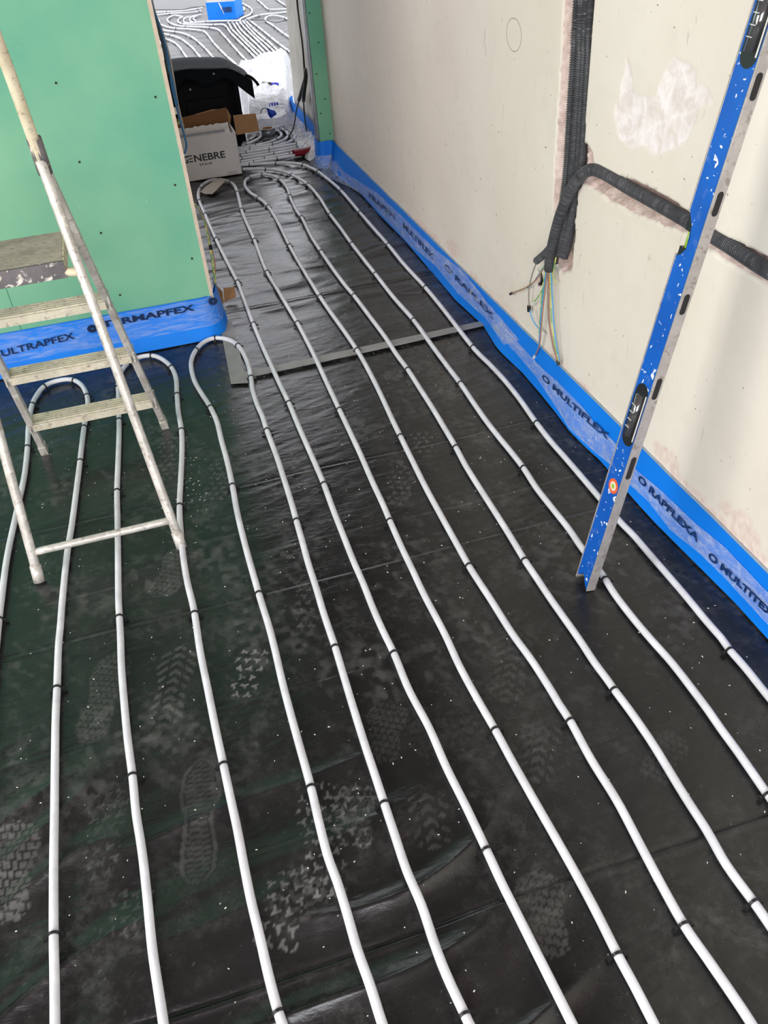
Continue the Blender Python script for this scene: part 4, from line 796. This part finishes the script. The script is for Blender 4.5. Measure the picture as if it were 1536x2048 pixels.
hang([(421, 500), (426, 530), (430, 560), (431, 580)], 3.34, 3.345, 'wgy', 'green and yellow cable tail dropping into the blue strip corner')
hang([(424, 500), (430, 525), (430, 550), (433, 580)], 3.35, 3.345, 'wbrown', 'brown cable tail dropping beside the blue strip corner', 0.0022)
b = MB().add(boxv(wy(350, 222, 3.41), (0.016, 0.012, 0.020))).build('cable_connector', 'stw'); centre(b); tag(b, 'small pale connector clipped on the cables beside the black bag', 'connector')

# black cables hanging against the old plaster wall
def hangw(pts, mat, label, r, x=1.165):
    P = [wx(p[0], p[1], p[2] if len(p) > 2 else x) for p in pts]; o, path = tube('hanging_cable', P, r, mat, step=0.02, seg=8); centre(o); tag(o, label, 'cable', 'black cables on the ragged wall'); return o, path
hangw([(592, -60), (594, 0), (599, 45), (605, 90), (609, 140)], 'black', 'black cable running down the ragged plaster wall', 0.006)
hangw([(609, 138), (612, 150), (606, 172), (598, 200)], 'black', 'left black sleeved cable end on the ragged wall', 0.0125, 1.150)
hangw([(610, 138), (612, 155), (609, 180), (607, 202)], 'black', 'right black sleeved cable end on the ragged wall', 0.0125, 1.155)
hangw([(598, 200), (592, 225, 1.12), (586, 258, 1.08), (572, 280, 1.02)], 'wdark', 'thin dark cable dropping from the left sleeve to the pipes', 0.005, 1.148)
hangw([(607, 200), (609, 230), (613, 260), (617, 277)], 'wdark', 'thin dark cable dropping from the right sleeve', 0.005, 1.140)

# ------------------------------------------------------------------ printed box
BXL, BXR, BYF, BYB = 0.228, 0.617, 5.36, 5.62; BH = 0.238
box = thing('cardboard_box', (0.42, 5.49, 0), 'open white printed cardboard box standing in the passage behind the partition', 'box')
t = 0.005
MB().box((BXL, BYF, 0), (BXR, BYF+t, BH)).box((BXL, BYB-t, 0), (BXR, BYB, BH+0.03)).box((BXL, BYF, 0), (BXL+t, BYB, BH)).box((BXR-t, BYF, 0), (BXR, BYB, BH)).box((BXL, BYF, 0), (BXR, BYB, t)).build('body', 'boxw', box, bev=0.001)
# front flap folded half up with torn white top edge
V = []; n = 24
for i in range(n+1):
    x = BXL+(BXR-0.03-BXL)*i/n; V += [(x, BYF+0.002, BH-0.002), (x, BYF+0.050, BH+0.028+random.uniform(-.002, .002)), (x, BYF+0.052, BH+0.048+random.uniform(-.004, .004))]
Fc = []
for i in range(n):
    for k in range(2): Fc.append((i*3+k, i*3+k+3, i*3+k+4, i*3+k+1))
o = mk('front_flap', V, Fc, 'boxw', box); md = o.modifiers.new('s', 'SOLIDIFY'); md.thickness = 0.004
MB().box((BXL, BYF+0.016, BH+0.006), (BXR-0.06, BYF+0.034, BH+0.018)).build('packing_tape', 'silver', box)
# inside brown flap behind, right brown flap
q = [wy(355, 262, 5.60), wy(355, 240, 5.60), wy(400, 226, 5.60), wy(425, 219, 5.60), wy(455, 219, 5.60), wy(462, 232, 5.60), wy(463, 262, 5.60)]
q = [Vector((BXL, 5.60, BH-0.02))]+q[1:6]+[Vector((BXR, 5.60, BH-0.02))]
def slab(pts, th, name, mat, parent):
    c = [Vector(p) for p in pts]; nn = (c[1]-c[0]).cross(c[2]-c[1]).normalized()*th; n = len(c); V = c+[p+nn for p in c]
    return mk(name, V, [tuple(range(n))[::-1], tuple(range(n, 2*n))]+[(i, (i+1) % n, n+(i+1) % n, n+i) for i in range(n)], mat, parent)
slab(q, 0.004, 'back_flap', 'card', box)
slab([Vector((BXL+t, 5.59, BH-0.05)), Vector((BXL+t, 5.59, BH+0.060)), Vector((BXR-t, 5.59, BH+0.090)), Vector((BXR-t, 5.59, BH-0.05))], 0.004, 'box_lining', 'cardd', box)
slab([wy(466, 231, 5.44), wy(511, 227, 5.40), wy(519, 262, 5.40), wy(473, 270, 5.40)], 0.004, 'right_flap', 'card', box)
yt = BYF-0.0008
tl_, tr_ = wy(380, 325, yt), wy(452, 314, yt); dx_ = Vector((tr_.x-tl_.x, 0, tr_.z-tl_.z)); 
a0 = wy(368, 327, yt); a1 = wy(452, 319.5, yt); L = a1.x-a0.x; hgt_ = 0.040
put_text('printed_lettering', 'G', hgt_*1.35, Vector((a0.x, yt, a0.z)), (1, 0, 0), (0, 0, 1), L*0.115, 'ink', box, 0.0012)
xe = a0.x+L*0.130; b = MB()
for k in range(3): zz_ = a0.z+0.0005+k*0.0165; b.box((xe-(0.010 if k == 2 else 0), yt-0.0004, zz_), (xe+L*0.095, yt+0.0004, zz_+0.0062))
b.build('printed_letter_bars', 'ink', box)
put_text('printed_lettering', 'NEBRE', hgt_*1.35, Vector((a0.x+L*0.255, yt, a0.z)), (1, 0, 0), (0, 0, 1), L*0.745, 'ink', box, 0.0012)
s0 = wy(400, 331.5, yt); s1 = wy(424, 329, yt); put_text('printed_lettering', 'S P A I N', 0.016, s0, (1, 0, 0), (0, 0, 1), s1.x-s0.x, 'ink', box, 0.0006)
b = MB()
for (p, q_) in (((455, 346), (476, 344)), ((456, 349.5), (475, 347.5))):
    u, v = wy(*p, yt), wy(*q_, yt); b.box((u.x, yt-0.0003, u.z), (v.x, yt+0.0003, u.z+0.003))
b.build('small_print', 'wgrey', box)

# ------------------------------------------------------------------ black bag
bag = thing('tool_bag', (0.52, 6.08, 0), 'large black soft bag standing behind the printed box', 'bag')
bm = bmesh.new(); bmesh.ops.create_grid(bm, x_segments=1, y_segments=1, size=1); bm.free()
def softbox(name, a, b, mat, parent, sub=14, amp=0.01, seed=0, taper=0.0, bev=0.03):
    bm = bmesh.new(); bmesh.ops.create_cube(bm, size=1.0)
    bmesh.ops.bevel(bm, geom=bm.edges[:], offset=0.08, segments=3, affect='EDGES'); bmesh.ops.triangulate(bm, faces=bm.faces[:]); bmesh.ops.subdivide_edges(bm, edges=[e for e in bm.edges if e.calc_length() > 0.15], cuts=sub//3, use_grid_fill=True)
    bmesh.ops.triangulate(bm, faces=bm.faces[:])
    me = bpy.data.meshes.new(name)
    for v in bm.verts:
        p = v.co.copy(); k = 1-taper*(p.z+0.5); q = Vector(((a[0]+b[0])/2+p.x*(b[0]-a[0])*k, (a[1]+b[1])/2+p.y*(b[1]-a[1])*k, (a[2]+b[2])/2+p.z*(b[2]-a[2])))
        n = np.array([[q.x*9+q.z*4], [q.y*9-q.z*5]]); d = float(fbm(n[0], n[1], seed, 3)[0])-0.47; v.co = q+Vector((p.x, p.y, p.z)).normalized()*d*amp*2
        if v.co.z < 0.001: v.co.z = 0.001
    bm.to_mesh(me); bm.free(); me.materials.append(MT[mat]); me.polygons.foreach_set('use_smooth', [True]*len(me.polygons))
    o = bpy.data.objects.new(name, me); COL.objects.link(o)
    if parent is not None: o.parent = parent; o.matrix_parent_inverse = Matrix.Translation(-parent.location)
    return o
softbox('body', (0.270, 5.90, 0.0), (0.745, 6.26, 0.485), 'bagm', bag, amp=0.010, seed=3)
# sagging top flap: a draped sheet over the top and front with a strap corner
nu, nv = 26, 12; V = []; Fc = []
for i in range(nu):
    u = i/(nu-1)
    for j in range(nv):
        v = j/(nv-1); x = 0.262+0.500*u; drop = (0.055+0.050*math.sin(u*math.pi*2.3+0.6)**2)
        if v < 0.6: y = 6.27-0.39*v/0.6; z = 0.500+0.012*math.sin(u*5)+0.006*math.sin(v*9)
        else: w_ = (v-0.6)/0.4; y = 5.880-0.012*w_; z = 0.500+0.012*math.sin(u*5)-drop*w_
        if u > 0.86: k = (u-0.86)/0.14; x += 0.07*k; z -= 0.085*k**1.3
        V.append(Vector((x, y, z)))
for i in range(nu-1):
    for j in range(nv-1): Fc.append((i*nv+j, (i+1)*nv+j, (i+1)*nv+j+1, i*nv+j+1))
o = mk('top_flap', V, Fc, 'flap', bag, True); md = o.modifiers.new('s', 'SOLIDIFY'); md.thickness = 0.006
tube('strap', [Vector((0.80, 5.90, 0.435)), Vector((0.835, 5.90, 0.415)), Vector((0.862, 5.90, 0.385)), Vector((0.872, 5.90, 0.365))], 0.009, 'bagm', bag, step=0.01, seg=8)
for x, z in ((0.35, 0.455), (0.60, 0.47), (0.44, 0.40)):
    V, Fc = cyl((x, 5.868, z), (0, 1, 0), 0.006, 0.006, 12); mk('rivet', V, Fc, 'silver', bag)
bx('front_pocket', (0.40, 5.885, 0.10), (0.66, 5.900, 0.33), 'bagm', bag, bev=0.004)

# ------------------------------------------------------------------ plastic-wrapped pack and its clutter
wr = thing('wrapped_pack', (1.0, 6.8, 0), 'low pack of rolls wrapped in crumpled clear plastic beside the black bag', 'package')
def crumple(name, quad, H, mat, parent, n=46, m=46, seed=0, amp=0.03):
    """draped crumpled sheet over a low stack: quad = 4 floor corners (front l, front r, back r, back l)"""
    A = np.linspace(0, 1, n); B = np.linspace(0, 1, m); a, b = np.meshgrid(A, B, indexing='ij'); q = [np.array(p) for p in quad]
    P = (q[0][None, None, :]*(1-a)[..., None]*(1-b)[..., None]+q[1]*a[..., None]*(1-b)[..., None]+q[2]*a[..., None]*b[..., None]+q[3]*(1-a)[..., None]*b[..., None])
    ed = np.minimum(np.minimum(a, 1-a)*1.0, np.minimum(b*1.5, 1-b)); h = H*sstep(0.0, 0.16, ed); r1 = rid(fbm(P[..., 0]*5, P[..., 1]*5, seed, 4)); r2 = rid(fbm(P[..., 0]*13+P[..., 1]*4, P[..., 1]*13, seed+5, 3))
    P[..., 2] = h+(amp*r1+amp*0.6*r2)*(0.35+0.65*sstep(0, 0.1, ed))+0.004; P[..., 0] += 0.02*(fbm(P[..., 1]*8, P[..., 2]*9, seed+8, 2)-0.4)
    return gridmesh(name, A, B, P, mat, parent=parent)
crumple('plastic_cover', [(0.79, 6.18, 0), (1.165, 6.30, 0), (1.62, 8.6, 0), (1.00, 8.1, 0)], 0.150, 'wrap', wr, seed=12, amp=0.035)
crumple('front_plastic', [(0.76, 6.08, 0), (1.145, 6.22, 0), (1.15, 6.45, 0), (0.78, 6.38, 0)], 0.07, m_film('crinkled_clear_plastic', 0.35, 0.9, (0.62, 0.62, 0.62, 1), 22), wr, seed=22, amp=0.03)
pn = wy(540, 212, 6.12); put_text('printed_code', '1934', 0.030, Vector((wy(539, 213, 6.16).x, 6.165, wy(539, 213, 6.165).z)), (1, 0.1, 0), (0, 0.1, 1), 0.065, 'penb', wr, 0.0012)
# marker pen
zpen = 0.195; pa, pb, pc = fl(526, 166, zpen), fl(546, 168, zpen), fl(556, 168.5, zpen)
mp_ = thing('marker_pen', pb, 'marker pen with blue cap lying on the plastic-wrapped pack', 'pen')
tube('barrel', [pa, pb], 0.010, 'ink', mp_, step=0, seg=10); tube('cap', [pb-(pc-pb)*0.2, pc], 0.0115, 'penb', mp_, step=0, seg=10)
# blue scoop / cup hanging on the plastic
cu = [wy(533, 217, 6.06), wy(549, 221, 6.06), wy(554, 228, 6.05), wy(542, 237, 6.05), wy(538, 233, 6.06), wy(536, 224, 6.06)]
sco = thing('plastic_scoop', wy(543, 237, 6.05), 'small blue plastic scoop lying against the clear plastic', 'scoop')
V = []; Fc = []; ctr = sum(cu, Vector())/6
V = [p for p in cu]+[p+Vector((0, 0.03, 0.004)) for p in cu]+[ctr+Vector((0, -0.018, 0))]
for i in range(6): Fc.append((i, (i+1) % 6, 12)); Fc.append((i, 6+i, 6+(i+1) % 6, (i+1) % 6))
Fc.append(tuple(range(6, 12))); mk('scoop_bowl', V, Fc, 'bluep', sco, False)
tube('scoop_cord', [wy(521, 226, 6.05), wy(525, 218, 6.05), wy(532, 216, 6.05), wy(540, 219, 6.05)], 0.003, 'wdark', sco, step=0.01, seg=6)
# tape roll
tc = fl(538, 278, 0.0); tr0 = thing('tape_roll', tc, 'grey duct tape roll standing among the supply pipes', 'tape roll')
def ring(c, r0, r1, h, z0):
    V = []; Fc = []; n = 32
    for k in range(n):
        a = 2*math.pi*k/n; cs, sn = math.cos(a), math.sin(a)
        for r_, z_ in ((r1, z0), (r1, z0+h), (r0, z0+h), (r0, z0)): V.append(Vector((c.x+r_*cs, c.y+r_*sn, z_)))
    for k in range(n):
        for j in range(4): Fc.append((k*4+j, ((k+1) % n)*4+j, ((k+1) % n)*4+(j+1) % 4, k*4+(j+1) % 4))
    return V, Fc
V, Fc = ring(tc, 0.038, 0.045, 0.052, 0.019); mk('tape_winding', V, Fc, 'silver', tr0, True); V, Fc = ring(tc, 0.035, 0.038, 0.052, 0.019); mk('cardboard_core', V, Fc, 'card', tr0, True)
# red sleeve
rs_ = z1([(945, 555), (1060, 535), (1180, 512), (1235, 498)]); P = [fl(a, b, 0.022) for a, b in rs_]
path = spline(P, 0.01); V = []; Fc = []; k_ = 12
for i, p in enumerate(path):
    t_ = (path[min(i+1, len(path)-1)]-path[max(i-1, 0)]).normalized(); sd = Vector((-t_.y, t_.x, 0)); 
    for k in range(k_): a_ = 2*math.pi*k/k_; V.append(p+sd*math.cos(a_)*0.034+Vector((0, 0, math.sin(a_)*0.020+random.uniform(-.001, .001))))
for i in range(len(path)-1):
    for k in range(k_): Fc.append((i*k_+k, i*k_+(k+1) % k_, (i+1)*k_+(k+1) % k_, (i+1)*k_+k))
o = mk('protective_sleeve', V, Fc, 'red', None, True); centre(o); tag(o, 'dark red sleeve over the supply pipes at the wall end', 'pipe sleeve')
P = [fl(440+a/6.4, 220+b/6.4, 0.024) for a, b in ((1075, 375), (1100, 410), (1150, 455), (1200, 480))]
V = []; Fc = []
for i, p in enumerate(P): V += [p+Vector((-0.012, 0.02, 0.004)), p+Vector((0.02, -0.01, 0.0))]
for i in range(3): Fc.append((i*2, i*2+1, i*2+3, i*2+2))
o = mk('sleeve_tail', V, Fc, 'red'); md = o.modifiers.new('s', 'SOLIDIFY'); md.thickness = 0.002; centre(o); tag(o, 'loose red flap of sleeve film behind the red sleeve', 'film scrap')

# scraps
def scrap(name, px, zs, mat, label, cat, th=0.0015):
    V = [fl(a, b, z) for (a, b), z in zip(px, zs)]; c = sum(V, Vector())/len(V); c.z = sum(zs)/len(zs)+0.003; n = len(V)
    V2 = V+[c]; o = mk(name, V2, [(i, (i+1) % n, n) for i in range(n)], mat); md = o.modifiers.new('s', 'SOLIDIFY'); md.thickness = th; centre(o); return tag(o, label, cat)
scrap('paper_scrap', [(400, 384), (412, 373), (428, 362), (440, 356), (454, 359), (447, 366), (436, 377), (425, 388), (410, 388)], [0.006, 0.016, 0.026, 0.030, 0.024, 0.022, 0.018, 0.008, 0.006], 'paper', 'torn grey paper scrap lying on the pipe bend by the box', 'paper')
cs = thing('cardboard_scrap', fl(455, 610, 0), 'small torn brown cardboard piece beside the partition corner', 'cardboard')
A = [fl(433, 570, .03), fl(445, 583, .035), fl(448, 605, .006), fl(442, 606, .004), fl(436, 590, .006)]
B = [fl(447, 577, .042), fl(469, 574, .046), fl(472, 594, .012), fl(457, 600, .005), fl(449, 605, .004)]
for P in (A, B):
    o = mk('cardboard_panel', P, [tuple(range(5))], 'card', cs); md = o.modifiers.new('s', 'SOLIDIFY'); md.thickness = 0.004
o = MB().add(boxv(fl(383, 352, 0.02), (0.02, 0.03, 0.09))).build('blue_cap', 'strip'); centre(o); tag(o, 'blue offcut of foam left of the printed box', 'offcut')
